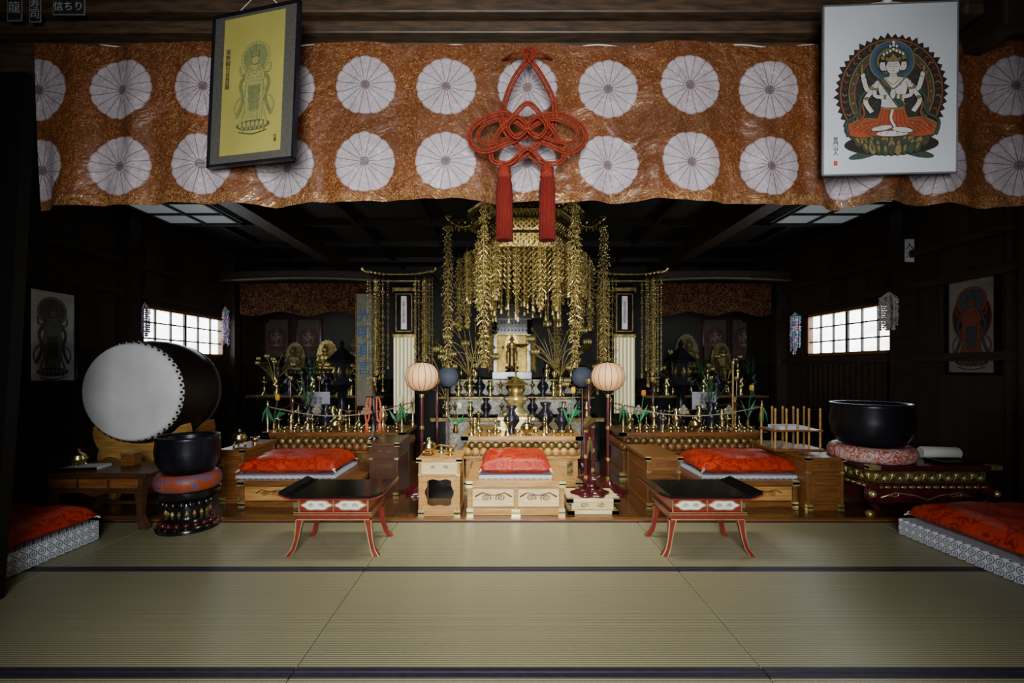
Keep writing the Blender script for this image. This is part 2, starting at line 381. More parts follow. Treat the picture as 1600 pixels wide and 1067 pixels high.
def seated_icon(P,tint=None):
    dk=(.02,.015,.012); sk=(.46,.42,.385); rd=(.30,.055,.020); gr=(.030,.055,.035); bl=(.035,.065,.13); gd=(.17,.13,.045); ol=(.050,.047,.025); wh=(.47,.46,.44); orr=(.20,.055,.02)
    if tint:
        f=lambda c:tuple(c[i]*.25+tint[i]*(.35+1.3*sum(c)/3) for i in range(3))
        dk,sk,rd,gr,bl,gd,ol,wh,orr=map(f,(dk,sk,rd,gr,bl,gd,ol,wh,orr))
    fl=[]
    for k in range(96):
        a=2*pi*k/96; r=1.0+(.05 if k%2 else -.02)+.03*(k%8==1); fl.append((.80*r*cos(a),.14+.84*r*sin(a)))
    P.poly(fl,dk); P.ell(0,.14,.765,.81,orr); P.ell(0,.14,.745,.79,dk)
    for k in range(44):
        a=2*pi*k/44; P.line([(.73*cos(a),.14+.77*sin(a)),(.70*cos(a+.06),.14+.73*sin(a+.06)),(.66*cos(a+.02),.14+.70*sin(a+.02))],.015,(ol,gd,orr)[k%3])
    P.ell(0,.14,.64,.68,gd); P.ell(0,.14,.625,.665,ol); P.ell(0,.12,.555,.595,orr); P.ell(0,.12,.54,.58,(.025,.023,.02) if not tint else ol)
    for k in range(26):
        a=2*pi*k/26; P.ell(.585*cos(a),.13+.625*sin(a),.018,.018,rd if k%2 else gd,8)
    for k in range(16):
        a=2*pi*k/16; P.line([(.2*cos(a),.12+.2*sin(a)),(.38*cos(a+.2),.12+.4*sin(a+.2)),(.52*cos(a),.12+.55*sin(a))],.014,ol)
    P.bx=1.17; P.bz=1.05; P.z0=-.70
    P.oell(0,.54,.29,.30,gd); P.ell(0,.54,.275,.285,bl); P.ell(0,.54,.225,.23,gr); P.ell(0,.54,.19,.19,gd); P.ell(0,.54,.17,.17,ol)
    for sg in(-1,1): P.oell(sg*.34,-.80,.2,.045,gr,rot=sg*-.25)
    P.ell(0,-.66,.60,.16,dk)
    for zz,m,w_ in ((-.60,13,.084),(-.68,11,.086),(-.75,9,.082)):
        for k in range(m):
            u=(k-(m-1)/2); x=u*w_; P.oell(x,zz+.0026*u*u,.042,.080,(ol,gd,ol,gr)[k%4],rot=-u*.08,o=.005,n=14); P.ell(x,zz+.0026*u*u+.02,.016,.048,gd if k%3!=1 else ol,10,rot=-u*.08)
    P.oell(-.30,-.42,.30,.135,rd,rot=.10); P.oell(.30,-.42,.30,.135,rd,rot=-.10)
    P.oell(0,-.49,.32,.07,orr); P.oell(0,-.51,.2,.04,wh)
    for sg in(-1,1):
        for k in range(8): P.line([(sg*(.57-.07*k),-.47-.008*k),(sg*(.44-.062*k),-.40),(sg*(.30-.048*k),-.34+.008*k)],.006,dk)
        P.line([(sg*.57,-.38),(sg*.37,-.29),(sg*.15,-.31)],.018,gd,out=.004)
        for k in range(6): P.ell(sg*(.50-.06*k),-.415+.012*k,.014,.014,gd,8)
    P.oell(-.13,-.43,.13,.035,sk,rot=.15); P.oell(.13,-.46,.13,.035,sk,rot=-.15)
    for sg in (-1,1):
        P.line([(sg*.20,.24),(sg*.40,.02),(sg*.42,-.20),(sg*.58,-.34),(sg*.55,-.54)],.036,gr,out=.005)
        P.line([(sg*.2,.2),(sg*.37,-.06),(sg*.36,-.24),(sg*.50,-.42)],.024,orr,out=.004)
        P.line([(sg*.19,.22),(sg*.31,.12),(sg*.37,.30)],.058,sk,out=.005)
        P.line([(sg*.19,.18),(sg*.34,-.02),(sg*.26,-.20)],.058,sk,out=.005)
        P.oell(sg*.375,.33,.028,.040,sk); P.oell(sg*.39,.41,.018,.055,gd)
        P.oell(sg*.27,.15,.028,.018,gd,rot=sg*.6); P.oell(sg*.325,.0,.03,.018,gd)
    T=[(-.20,.27),(-.07,.30),(.07,.30),(.20,.27),(.18,.12),(.14,-.05),(.17,-.33),(-.17,-.33),(-.14,-.05),(-.18,.12)]
    P.poly([(a*1.05,b+.004 if b>0 else b) for a,b in T],dk); P.poly(T,sk)
    P.poly([(-.20,.27),(-.12,.29),(.16,-.10),(.155,-.20),(.10,-.20)],gr); P.line([(-.12,.29),(.16,-.10)],.012,gd,False); P.line([(-.18,.25),(.11,-.18)],.006,gd,False)
    P.poly([(-.145,-.14),(.145,-.14),(.21,-.35),(-.21,-.35)],rd); P.line([(-.15,-.14),(0,-.17),(.15,-.14)],.03,gd,out=.004)
    for k in range(7): P.line([(-.12+.04*k,-.17),(-.16+.053*k,-.34)],.005,dk,False)
    P.line([(0,-.17),(-.02,-.3),(.03,-.42)],.03,wh,out=.004)
    P.line([(-.15,.28),(0,.13),(.15,.28)],.014,gd,out=.003); P.line([(-.09,.28),(0,.19),(.09,.28)],.008,rd)
    for k in range(5): P.ell(-.1+.05*k,.19-.03*(2-abs(k-2)),.010,.010,bl if k%2 else rd,8)
    for sg in(-1,1):
        P.line([(sg*.195,.24),(sg*.225,.04),(sg*.05,.01)],.052,sk,out=.005); P.oell(sg*.212,.13,.032,.014,gd); P.oell(sg*.10,.016,.012,.028,gd)
    P.oell(0,.055,.032,.070,sk); P.line([(0,-.01),(0,.13)],.005,dk)
    for sg in (-1,1):
        P.oell(sg*.125,.46,.045,.07,sk); P.line([(sg*.13,.47),(sg*.16,.468)],.006,dk); P.line([(sg*.145,.43),(sg*.16,.43)],.005,rd); P.ell(sg*.125,.54,.05,.03,dk); P.oell(sg*.125,.575,.03,.03,gd)
    P.poly([(-.04,.36),(.04,.36),(.055,.28),(-.055,.28)],sk); P.line([(-.045,.315),(0,.305),(.045,.315)],.004,dk)
    P.ell(0,.50,.105,.12,dk); P.oell(0,.445,.086,.108,sk,o=.005)
    for sg in (-1,1):
        P.line([(sg*.018,.448),(sg*.04,.453),(sg*.062,.447)],.006,dk); P.line([(sg*.012,.474),(sg*.04,.487),(sg*.07,.474)],.004,dk)
        P.oell(sg*.095,.42,.012,.036,sk,o=.004)
    P.line([(.004,.46),(.01,.415),(-.006,.412)],.004,dk); P.line([(-.018,.383),(0,.387),(.018,.383)],.008,rd); P.ell(0,.50,.007,.007,rd)
    P.poly([(-.095,.515),(.095,.515),(.115,.60),(.06,.575),(0,.65),(-.06,.575),(-.115,.60)],dk); P.poly([(-.085,.522),(.085,.522),(.10,.585),(.05,.565),(0,.635),(-.05,.565),(-.10,.585)],gd)
    for k in range(5): P.ell(-.07+.035*k,.54,.010,.012,rd if k%2 else bl,8)
    for k in range(7): P.oell(-.12+.04*k,.625+.022*(3-abs(k-3)),.017,.022,sk,o=.004,n=12)
    for k in range(3): P.oell(-.04+.04*k,.735+.012*(1-abs(k-1)),.016,.020,sk,o=.004,n=12)
    P.oell(0,.79,.02,.024,sk,o=.004,n=12)
    return P
def standing_icon(P,ink=(.10,.10,.10),pal=(.35,.36,.35),acc=None,wide=1,o=.008):
    acc=acc or pal; P.dk=ink
    P.ell(0,.56,.34,.33,ink); P.ell(0,.56,.34-o,.33-o,pal); P.ell(0,.56,.28,.27,ink); P.ell(0,.56,.28-o,.27-o,acc)
    for k in range(24):
        a=2*pi*k/24; P.line([(.285*cos(a),.56+.275*sin(a)),(.325*cos(a),.56+.315*sin(a))],.006,ink,False)
    P.bx=wide
    for sg in(-1,1):
        P.line([(sg*.12,.36),(sg*.30,.06),(sg*.24,-.28),(sg*.37,-.62)],.055,acc,out=o); P.line([(sg*.13,.30),(sg*.29,.04),(sg*.24,-.28),(sg*.35,-.58)],.006,ink)
        P.line([(sg*.10,.2),(sg*.22,-.1),(sg*.18,-.4),(sg*.28,-.72)],.028,pal,out=o)
        P.line([(sg*.18,-.2),(sg*.34,-.25),(sg*.42,-.42),(sg*.38,-.6)],.018,pal,out=o)
    B=[(-.13,.40),(.13,.40),(.19,.1),(.17,-.70),(-.17,-.70),(-.19,.1)]
    P.poly([(a*(1+o*5),b) for a,b in B],ink); P.poly(B,pal)
    P.poly([(-.14,.0),(.14,.0),(.10,-.5),(-.10,-.5)],acc)
    for k in range(9): P.line([(-.10+.025*k,.02),(-.12+.03*k,-.3),(-.13+.033*k,-.68)],.005,ink)
    for k in range(3): P.line([(-.15,-.1-.17*k),(0,-.19-.17*k),(.15,-.1-.17*k)],.007,ink)
    P.line([(-.13,.0),(0,-.05),(.13,.0)],.025,acc,out=o*.6); P.line([(-.11,.38),(0,.22),(.11,.38)],.010,ink); P.line([(-.07,.38),(0,.28),(.07,.38)],.006,ink)
    for sg in(-1,1):
        P.line([(sg*.11,.34),(sg*.19,.12),(sg*.02,.12)],.050,pal,out=o)
        P.line([(sg*.12,.3),(sg*.30,.25),(sg*.33,.42)],.028,pal,out=o)
    P.oell(0,.51,.068,.088,pal,o=o)
    for sg in(-1,1): P.line([(sg*.035,.515),(sg*.012,.515)],.006,ink)
    P.line([(-.012,.465),(.012,.465)],.006,ink); P.line([(0,.51),(.006,.485)],.004,ink)
    C_=[(-.08,.57),(.08,.57),(.10,.70),(.03,.66),(0,.82),(-.03,.66),(-.10,.70)]; P.poly(C_,ink); P.poly([(a*.82,.58+(b-.57)*.84) for a,b in C_],acc)
    P.ell(0,-.80,.36,.10,ink)
    for k in range(7): P.oell(-.27+.09*k,-.78,.036,.056,pal,o=o*.6) 
    for k in range(6): P.oell(-.22+.09*k,-.86,.032,.042,acc,o=o*.6)
    P.line([(-.3,-.92),(0,-.98),(.3,-.92)],.02,ink)
    return P

# ================================================================ ROOM
WX=4.0; YB=7.6
fl=MB(); fl.box(-WX,WX,3.525,YB,-.2,0,FLOORM); fl.box(-WX,WX,-1.2,3.525,-.2,-.055,DARKW)
struct(fl,'floor','polished dark board floor of the inner sanctuary','floor')
for nm,sg,wy0,wy1 in (('wall_left',-1,4.95,6.40),('wall_right',1,4.66,5.99)):
    w=MB(); a,b=(sg*WX,sg*(WX+.12)); x0,x1=min(a,b),max(a,b)
    z0,z1=1.33,1.87
    w.box(x0,x1,-1.2,wy0,-.2,3.3,WALLM); w.box(x0,x1,wy1,YB,-.2,3.3,WALLM)
    w.box(x0,x1,wy0,wy1,-.2,z0,WALLM); w.box(x0,x1,wy0,wy1,z1,3.3,WALLM)
    struct(w,nm,'dark timber plank side wall with window opening','wall')
    e=bpy.data.objects.new('window_'+('1' if sg<0 else '2'),None); COL.objects.link(e); e.location=(sg*WX,(wy0+wy1)/2,z0); e['kind']='structure'
    e['label']='latticed wooden window glowing with daylight'; e['category']='window'
    W=wy1-wy0; Hh=z1-z0; fr=MB(); t=.035
    if sg>0: xa,xb=-.04,.06
    else: xa,xb=-.06,.04
    fr.box(xa,xb,-W/2,W/2,0,t,WOODM); fr.box(xa,xb,-W/2,W/2,Hh-t,Hh,WOODM); fr.box(xa,xb,-W/2,-W/2+t,0,Hh,WOODM); fr.box(xa,xb,W/2-t,W/2,0,Hh,WOODM)
    part(fr,'window_frame',e)
    mu=MB()
    for k in range(1,6):
        y=-W/2+W*k/6; wd=.014 if k!=3 else .036; mu.box(-.012,.012,y-wd/2,y+wd/2,t,Hh-t,DARKW)
    for k in range(1,3):
        z=Hh*k/3; mu.box(-.011,.011,-W/2+t,W/2-t,z-.008,z+.008,DARKW)
    part(mu,'window_lattice',e)
    gp=MB(); gp.box(sg*.03-.003,sg*.03+.003,-W/2+t,W/2-t,t,Hh-t,SKY); part(gp,'window_pane',e)
    tr=MB(); 
    for y in (3.35,4.5,6.55):
        if y==4.5 and sg<0: y=4.75
        tr.box(min(sg*WX,sg*3.86),max(sg*WX,sg*3.86),y-.07,y+.07,0,2.85,DARKW)
    for z in (1.24,1.93,2.25):
        tr.box(min(sg*WX,sg*3.93),max(sg*WX,sg*3.93),2.4,YB,z,z+.07,DARKR)
    y=wy0
    while y<wy1: tr.box(min(sg*WX,sg*3.96),max(sg*WX,sg*3.96),y,y+.03,.62,1.24,DARKR); y+=.09
    struct(tr,'trim_1' if sg<0 else 'trim_2','dark timber posts and rails along the wall','trim')
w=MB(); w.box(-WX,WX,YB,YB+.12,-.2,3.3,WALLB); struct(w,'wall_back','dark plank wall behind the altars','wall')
c=MB(); c.box(-WX,WX,2.4,YB,2.87,2.95,CEILM); c.box(-WX,WX,-1.2,2.4,3.2,3.28,CEILM)
struct(c,'ceiling','dark boarded ceiling','ceiling')
tr=MB()
for x in (-2.5,2.45): tr.box(x-.09,x+.09,2.45,YB,2.66,2.86,DARKR)
for y in (3.4,4.3,5.2,6.1,7.0): tr.box(-WX,WX,y-.03,y+.03,2.80,2.87,DARKW)
for x in (-3.3,-1.7,-.85,0,.85,1.7,3.3): tr.box(x-.025,x+.025,2.45,YB,2.81,2.87,DARKW)
struct(tr,'trim_3','coffered ceiling beams','ceiling beams')
lt=MB(); lt.box(-WX,WX,2.27,2.45,2.66,3.2,DARKH); lt.box(-WX,WX,2.20,2.27,2.80,2.86,DARKH); lt.box(-WX,WX,2.16,2.27,2.87,3.0,DARKH); lt.box(-WX,WX,2.14,2.22,3.02,3.2,DARKW)
struct(lt,'trim_4','heavy carved lintel beam above the curtain','beam',.006)
D_=2.34
pl=MB()
pl.prism([(-2.95,-.055),(X(6,D_),-.055),(X(34,D_),1.2),(X(50,D_),2.2),(X(70,D_),3.2),(-2.95,3.2)],2.28,D_,BLKP); struct(pl,'trim_5','slim black lacquered door post','pillar')
pl=MB(); pl.box(X(1510,2.0),X(1540,2.0),2.0,2.27,2.74,3.2,DARKH); pl.box(X(1556,2.0),X(1592,2.0),1.96,2.27,2.66,3.2,DARKW)
struct(pl,'trim_6','carved bracket end under the lintel','bracket',.01)
th=MB(); th.box(-WX,WX,3.50,3.56,-.055,.012,WOODM); struct(th,'trim_7','wooden threshold between mats and boards','threshold',.004)
FP=mat('faded_paint',(.13,.115,.08),.7,spec=.2)
for nm,x0,x1 in (('trim_8',-3.9,-1.7),('trim_9',1.95,3.9)):
    m=MB(); pts=[]
    n=16
    for k in range(n+1):
        u=k/n; x=x0+(x1-x0)*u; pts.append((x,2.36+.04*sin(pi*u)))
    for k in range(n,-1,-1):
        u=k/n; x=x0+(x1-x0)*u; pts.append((x,2.49+.02*sin(pi*u)))
    m.prism(pts,6.22,6.34,DARKR); 
    m.tube([(p[0],6.215,p[1]+.01) for p in pts[:n+1]],.016,FP,6)
    struct(m,nm,'curved rainbow beam with painted edge','beam')
    v=MB()
    def fn(a,b,x0=x0,x1=x1): 
        x=x0+.15+(x1-x0-.3)*a; return (x,6.42+.003*sin(a*60),2.37-.43*b-.03*sin(a*pi*5)*b)
    v.grid(fn,120,6,VALB); solo(v,'altar_valance','dark red and gold brocade valance beneath curved beam','curtain',recalc=False)

for xc in (-3.36,3.38):
    e=thing('ceiling_light','pale latticed ceiling light panel between dark beams','ceiling light',(xc,4.78,2.80),group='latticed ceiling lights')
    w=.80; g=MB(); g.box(-w/2,w/2,-.33,.33,0,.012,SKYL); part(g,'light_panel',e)
    g=MB()
    for k in range(3): xx=-w/2+w*k/2; g.box(xx-.014,xx+.014,-.345,.345,-.02,.0,DARKW)
    for k in range(3): yy=-.33+.33*k; g.box(-w/2-.014,w/2+.014,yy-.012,yy+.012,-.02,.0,DARKW)
    part(g,'light_lattice',e)

cols=[-4.0,-2.655,-.825,1.005,2.835,4.0]; rows=[-.06,.856,1.763,2.67,3.50]
for i in range(5):
    for j in range(4):
        x0,x1,y0,y1=cols[i],cols[i+1],rows[j],rows[j+1]; g_=.0025; w=x1-x0-2*g_; d=y1-y0-2*g_
        e=thing('tatami_mat','woven rush tatami mat with dark purple cloth edging','tatami mat',((x0+x1)/2,(y0+y1)/2,-.055),group='tatami mats covering the floor')
        m=MB(); m.box(-w/2,w/2,-d/2+.028,d/2-.028,0,.054,TATAMI); part(m,'rush_surface',e,bevel=.002)
        m=MB(); m.box(-w/2,w/2,-d/2,-d/2+.028,0,.0555,HERI); part(m,'cloth_edging',e,bevel=.002)
        m=MB(); m.box(-w/2,w/2,d/2-.028,d/2,0,.0555,HERI); part(m,'cloth_edging',e,bevel=.002)

# ================================================================ CURTAIN BANNER
bd=2.2; be=2.155; bx0,bx1=X(65,bd),X(1596,be); bzt,bzb=Z(76,bd),Z(322,bd); ux0=X(572,be); vz0=Z(137,be)+.006
m=MB(); NU,NV=340,30; uv=[]
for j in range(NV+1):
    for i in range(NU+1):
        a=i/NU;b=j/NV; x=bx0+(bx1-bx0)*a; drop=.25+.75*b
        y=bd-.045+drop*(.026*sin(x*5.1+.6)+.018*sin(x*11.7+1.2+.6*b)+.012*sin(x*23+2*b)+.005*sin(x*47-3*b)) -.02*b
        e=max(0,(-1.75-x)/.5); y+=drop*.04*sin(e*7)
        e2=max(0,(x-1.5)/.5); y+=drop*.024*sin(e2*9)
        z=bzt-(bzt-bzb)*b+(.010*sin(x*8+1)*(1-b))+.012*cos(x*1.35)*b-.008+.004*sin(x*19)*b
        z-= .02*max(0,abs(x)-1.9)*b
        m.v.append(Vector((x,y,z))); uv.append((x-ux0+ .04*e,(bzt-(bzt-bzb)*b)-vz0))
for j in range(NV):
    for i in range(NU):
        m.f.append([j*(NU+1)+i,j*(NU+1)+i+1,(j+1)*(NU+1)+i+1,(j+1)*(NU+1)+i]); m.i.append(0); m.s.append(True)
m.mats=[BANM]
me=m.mesh('crest_curtain',False); ul=me.uv_layers.new(name='UVMap')
for lp in me.loops: ul.data[lp.index].uv=uv[lp.vertex_index]
ban=thing('crest_curtain','orange gold brocade curtain with rows of pale chrysanthemum crests','curtain',(0,0,0))
o=bpy.data.objects.new('brocade_cloth',me); COL.objects.link(o); o.parent=ban
m=MB(); pts=[]
for k in range(13):
    x=bx0+.3+(bx1-bx0-.6)*k/12; pts+= [(x,bd-.02,bzt+.006),(x+.18,bd-.02,bzt-.010)]
m.tube(spline(pts,4),.0028,WHITEP); part(m,'hanging_cord',ban,'thin white hanging cord')

# ================================================================ KNOT
kd=2.06
def K(px,py,dy=0): return (X(px,kd),kd+dy,Z(py,kd))
kn=thing('cord_knot','large red decorative cord knot with two long tassels hanging on curtain','ornamental knot',(0,0,0))
cm=MB()
def strap(pts,closed=False,r=.0054,off=.0062):
    s=spline([K(*p) for p in pts],9,closed); L=len(s)
    for sg in (-1,1):
        q=[]
        for i,p in enumerate(s):
            a=s[(i-1)%L] if closed else s[max(0,i-1)]; b=s[(i+1)%L] if closed else s[min(L-1,i+1)]
            t=(b-a); nx=Vector((-t.z,0,t.x)); 
            if nx.length>1e-9: nx.normalize()
            q.append(p+nx*off*sg)
        cm.tube(q,r,CORD,7,closed)
strap([(826,92,0),(804,122,0),(788,160,.012),(784,195,-.02),(803,222,0),(836,246,.012),(856,262,0)],r=.0062,off=.0072)
strap([(826,92,-.01),(848,122,0),(864,160,-.012),(866,195,.012),(847,222,-.012),(812,246,0),(788,262,0)],r=.0062,off=.0072)
strap([(820,202,-.025),(790,178,-.01),(755,186,0),(735,205,0),(738,228,0),(760,238,-.01),(790,230,-.03),(822,212,0)],True)
strap([(828,202,-.03),(860,178,0),(892,184,0),(913,203,0),(910,226,0),(888,238,0),(858,230,-.02),(826,212,0)],True)
strap([(820,206,-.03),(792,190,-.02),(762,194,-.01),(748,208,-.01),(750,222,-.01),(765,228,-.02),(790,222,-.03),(818,210,-.02)],True,.0040,.0045)
strap([(828,206,-.03),(858,190,-.02),(886,194,-.01),(901,206,-.01),(898,220,-.01),(884,227,-.02),(858,222,-.03),(830,210,-.02)],True,.0040,.0045)
strap([(824,168,-.035),(798,190,-.02),(776,215,-.02),(768,248,0),(796,256,-.012),(824,236,-.03),(852,256,-.01),(880,248,0),(872,215,0),(850,190,-.02)],True)
strap([(826,92,.01),(820,84,0),(826,72,.02),(834,84,0)],True,.006,.006)
for sg in (-1,1): strap([(823,205,-.04),(823+sg*16,190,-.045),(823+sg*30,205,-.04),(823+sg*16,222,-.045)],True,.0045,.0055)
part(cm,'knotted_cord',kn)
cm=MB(); cm.tube([K(820,80,.0),K(800,72,.05),K(780,70,.12)],.006,CORD); cm.tube([K(828,80,.0),K(850,72,.05),K(875,70,.12)],.006,CORD); part(cm,'suspension_cord',kn)
for px in (788,855):
    tm=MB(); x,y,z=K(px,262)
    L=(375-262)/F*kd
    tm.lathe([(.012,.015),(.030,0),(.030,-.03),(.034,-.04),(.026,-.05)],CORD,(x,y,z),20)
    tm.lathe([(.026,-.045),(.033,-.07),(.035,-.16),(.037,-L),(.03,-L)],TASS,(x,y,z),48,fl=lambda a:1+.09*sin(a*14))
    part(tm,'tassel',kn)

# ================================================================ HANGING PICTURES
e=thing('hanging_scroll_picture','yellow ink drawing of deity in grey-brown mount hanging from beam','picture',(X(399,2.05),2.03,Z(138,2.05)))
e.rotation_euler=(radians(-2),radians(1.0),radians(-14))
m=MB(); m.box(-.228,.228,0,.012,-.350,.350,GREYM); m.box(-.231,-.219,-.008,.014,-.353,.353,BLKM); m.box(.219,.231,-.008,.014,-.353,.353,BLKM); m.box(-.231,.231,-.008,.014,.341,.353,BLKM); m.box(-.231,.231,-.008,.014,-.353,-.341,BLKM)
part(m,'picture_frame',e,bevel=.002)
m=MB(); m.box(-.165,.158,-.002,0,-.305,.325,PAPERY); part(m,'paper_sheet',e)
P=Paint(.225); standing_icon(P,(.065,.062,.020),(.215,.20,.058),(.125,.135,.045),1.1,.006); part(P.mb,'painted_figure',e,'faint olive ink deity with halo',loc=(.012,-.003,.0),recalc=False)
INK=flat((.03,.025,.012))
text('南\n無\n観\n世\n音\n菩\n薩',.028,INK,'calligraphy',e,(-.138,-.003,.09))
text('合\n掌',.018,INK,'calligraphy',e,(.13,-.003,-.25))
m=MB(); m.tube([(-.12,.01,.35),(0,.03,.47),(.12,.01,.35)],.002,WHITEP,5); part(m,'hanging_string',e)

e=thing('hanging_icon_picture','white painting of multi-armed deity on lotus in thin grey frame','picture',(X(1387,2.05),2.04,Z(141,2.05)))
e.rotation_euler=(radians(1),radians(-.4),radians(-2.5))
m=MB(); w,h=.293,.380
m.box(-w,w,0,.006,-h,h,GREYF)
for a in ((-w,-w+.007,-h,h),(w-.007,w,-h,h),(-w,w,-h,-h+.007),(-w,w,h-.007,h)): m.box(a[0],a[1],-.004,.008,a[2],a[3],GREYF)
part(m,'picture_frame',e,bevel=.001)
m=MB(); m.box(-w+.007,w-.007,-.002,0,-h+.007,h-.007,PAPER); part(m,'paper_sheet',e)
P=Paint(.292); seated_icon(P); part(P.mb,'painted_figure',e,'colourful seated deity on lotus throne',loc=(.005,-.003,-.055),recalc=False)
text('普\n門\n山\n人',.022,INK,'calligraphy',e,(-.235,-.003,-.25))
m=MB(); m.box(-.243,-.227,-.0035,-.002,-.335,-.315,flat((.45,.05,.03))); part(m,'red_seal',e)
m=MB(); m.tube([(-.15,.01,.38),(0,.03,.41),(.15,.01,.38)],.002,WHITEP,5); m.ball((0,.02,.40),.02,WHITEP); part(m,'hanging_string',e)

def wallpic(name,label,x,y0,y1,z0,z1,sg,paper,figfn,sc):
    e=thing(name,label,'picture',(x,(y0+y1)/2,(z0+z1)/2),rz=(pi/2 if sg<0 else -pi/2))
    w,h=(y1-y0)/2,(z1-z0)/2; m=MB()
    for a in ((-w,-w+.02,-h,h),(w-.02,w,-h,h),(-w,w,-h,-h+.02),(-w,w,h-.02,h)): m.box(a[0],a[1],-.02,.012,a[2],a[3],BLK)
    m.box(-w,w,0,.012,-h,h,DARKW); part(m,'picture_frame',e)
    m=MB(); m.box(-w+.02,w-.02,-.003,0,-h+.02,h-.02,paper); part(m,'paper_sheet',e)
    P=Paint(sc); figfn(P); part(P.mb,'painted_figure',e,loc=(0,-.004,0),recalc=False); return e
wallpic('framed_icon','framed grey ink drawing of standing deity on pale paper',-3.90,3.70,4.13,1.05,1.85,-1,mat('grey_paper',(.70,.71,.71),.7),lambda P:standing_icon(P,(.05,.05,.05),(.24,.24,.24),(.14,.14,.14)),.38)
wallpic('framed_icon','framed dark painting of red-robed deity with flames',3.98,3.67,4.10,1.12,1.95,1,mat('dim_paper',(.20,.18,.16),.7),lambda P:(P.ell(0,.2,.44,.57,(.14,.04,.02)),P.ell(0,.2,.41,.54,(.035,.016,.012)),standing_icon(P,(.02,.012,.012),(.20,.05,.03),(.05,.06,.07))),.38)

for (px,py,w,h,t,sz) in ((22,12,.07,.12,'龍',.06),(54,14,.055,.12,'寿\n司',.05),(107,10,.15,.075,'信ちり',.048)):
    d=2.155; e=thing('paper_votive_sticker','dark paper sticker with white brush lettering','sticker',(X(px,d),2.157,Z(py,d)),group='votive stickers on the lintel')
    m=MB(); m.box(-w/2,w/2,0,.003,-h/2,h/2,flat((.16,.16,.16))); m.box(-w/2+.004,w/2-.004,-.001,0,-h/2+.004,h/2-.004,flat((.012,.012,.012))); part(m,'sticker_sheet',e)
    text(t,sz,flat((.28,.28,.28)),'lettering',e,(0,-.002,0))
e=thing('paper_votive_sticker','small white paper sticker with dark characters on post','sticker',(3.93,4.428,Z(391,4.43)))
m=MB(); m.box(-.045,.045,-.002,.002,-.11,.11,flat((.7,.7,.7))); part(m,'sticker_sheet',e)
text('入\n大',.085,flat((.02,.02,.02)),'lettering',e,(0,-.003,0))

# ================================================================ SHARED BUILDERS
def cap_corners(m,x0,x1,y0,y1,z0,z1,s,t=.003,mm=None):
    mm=mm or GOLDB
    for x,sx in ((x0,1),(x1,-1)):
        for z,sz in ((z0,1),(z1,-1)):
            xa,xb=sorted((x-sx*t,x+sx*s)); za,zb=sorted((z-sz*t,z+sz*s*.6))
            m.box(xa,xb,y0-t,y0+s*.6,za,zb,mm)
def scroll(m,cx,y,cz,s,mm,fx=1):
    pts=[]
    for k in range(22):
        a=k/21*3.2*pi; r=s*(.12+.55*k/21); pts.append((cx+fx*(r*cos(a)),y,cz+r*sin(a)*.6))
    m.tube(pts,s*.07,mm,5)
def cushion(name,label,loc,w,d,h,mm=REDC,group=None,rz=0):
    e=thing(name,label,'cushion',loc,rz,group)
    m=MB(); m.pillow((0,0,0),w,d,h,mm,26,5,sag=h*.10); part(m,'cushion_cover',e,recalc=False)
    for sx in (-1,1):
        for sy in (-1,1):
            t=MB(); t.ball((sx*w*.475,sy*d*.475,h*.28),.014,WHITEP,8,5); t.tube([(sx*w*.475,sy*d*.475,h*.28),(sx*w*.5,sy*d*.5,h*.15)],.006,WHITEP); part(t,'corner_tuft',e)
    return e
def pad(label,loc,w,d,h,group=None):
    m=MB(); m.box(-w/2,w/2,-d/2,d/2,0,h,SHIPPO); return solo(m,'seat_pad',label,'seat pad',loc,bevel=min(.012,h*.3),group=group)

def raiban(label,loc,w,d,h,wood,panels=2,pale=False):
    e=thing('altar_seat_platform',label,'platform',loc)
    m=MB(); m.box(-w/2,w/2,0,d,0,h*.2,wood); m.box(-w/2+.02,w/2-.02,.02,d-.02,h*.2,h*.82,wood); m.box(-w/2-.005,w/2+.005,-.005,d+.005,h*.82,h,wood)
    for x in (-w/2+.02,0,w/2-.02): m.box(x-.018,x+.018,.003,.03,h*.2,h*.82,wood)
    part(m,'body',e,bevel=.004)
    lm=WOODM
    for k in range(panels):
        m=MB(); x0=-w/2+.045+(w-.06)*k/panels; x1=x0+(w-.06)/panels-.03; cx=(x0+x1)/2; cz=h*.51; s=min(h*.28,.1)
        m.box(x0,x1,.012,.022,h*.26,h*.76,WOODP if pale else WOODL)
        for sg in (-1,1):
            scroll(m,cx+sg*s*.75,.010,cz,s*.8,lm,sg)
        m.tube([(cx-s*1.9,.01,cz+s*.1),(cx-s*1.2,.01,cz+s*.5),(cx,.01,cz+s*.25),(cx+s*1.2,.01,cz+s*.5),(cx+s*1.9,.01,cz+s*.1)],s*.08,lm,5)
        part(m,'carved_panel',e)
    m=MB(); cap_corners(m,-w/2,w/2,0,d,0,h*.2,.05); cap_corners(m,-w/2-.005,w/2+.005,-.005,d,h*.82,h,.05)
    m.box(-.035,.035,-.004,.01,.0,h*.2,GOLDB)
    part(m,'gold_fittings',e)
    return e

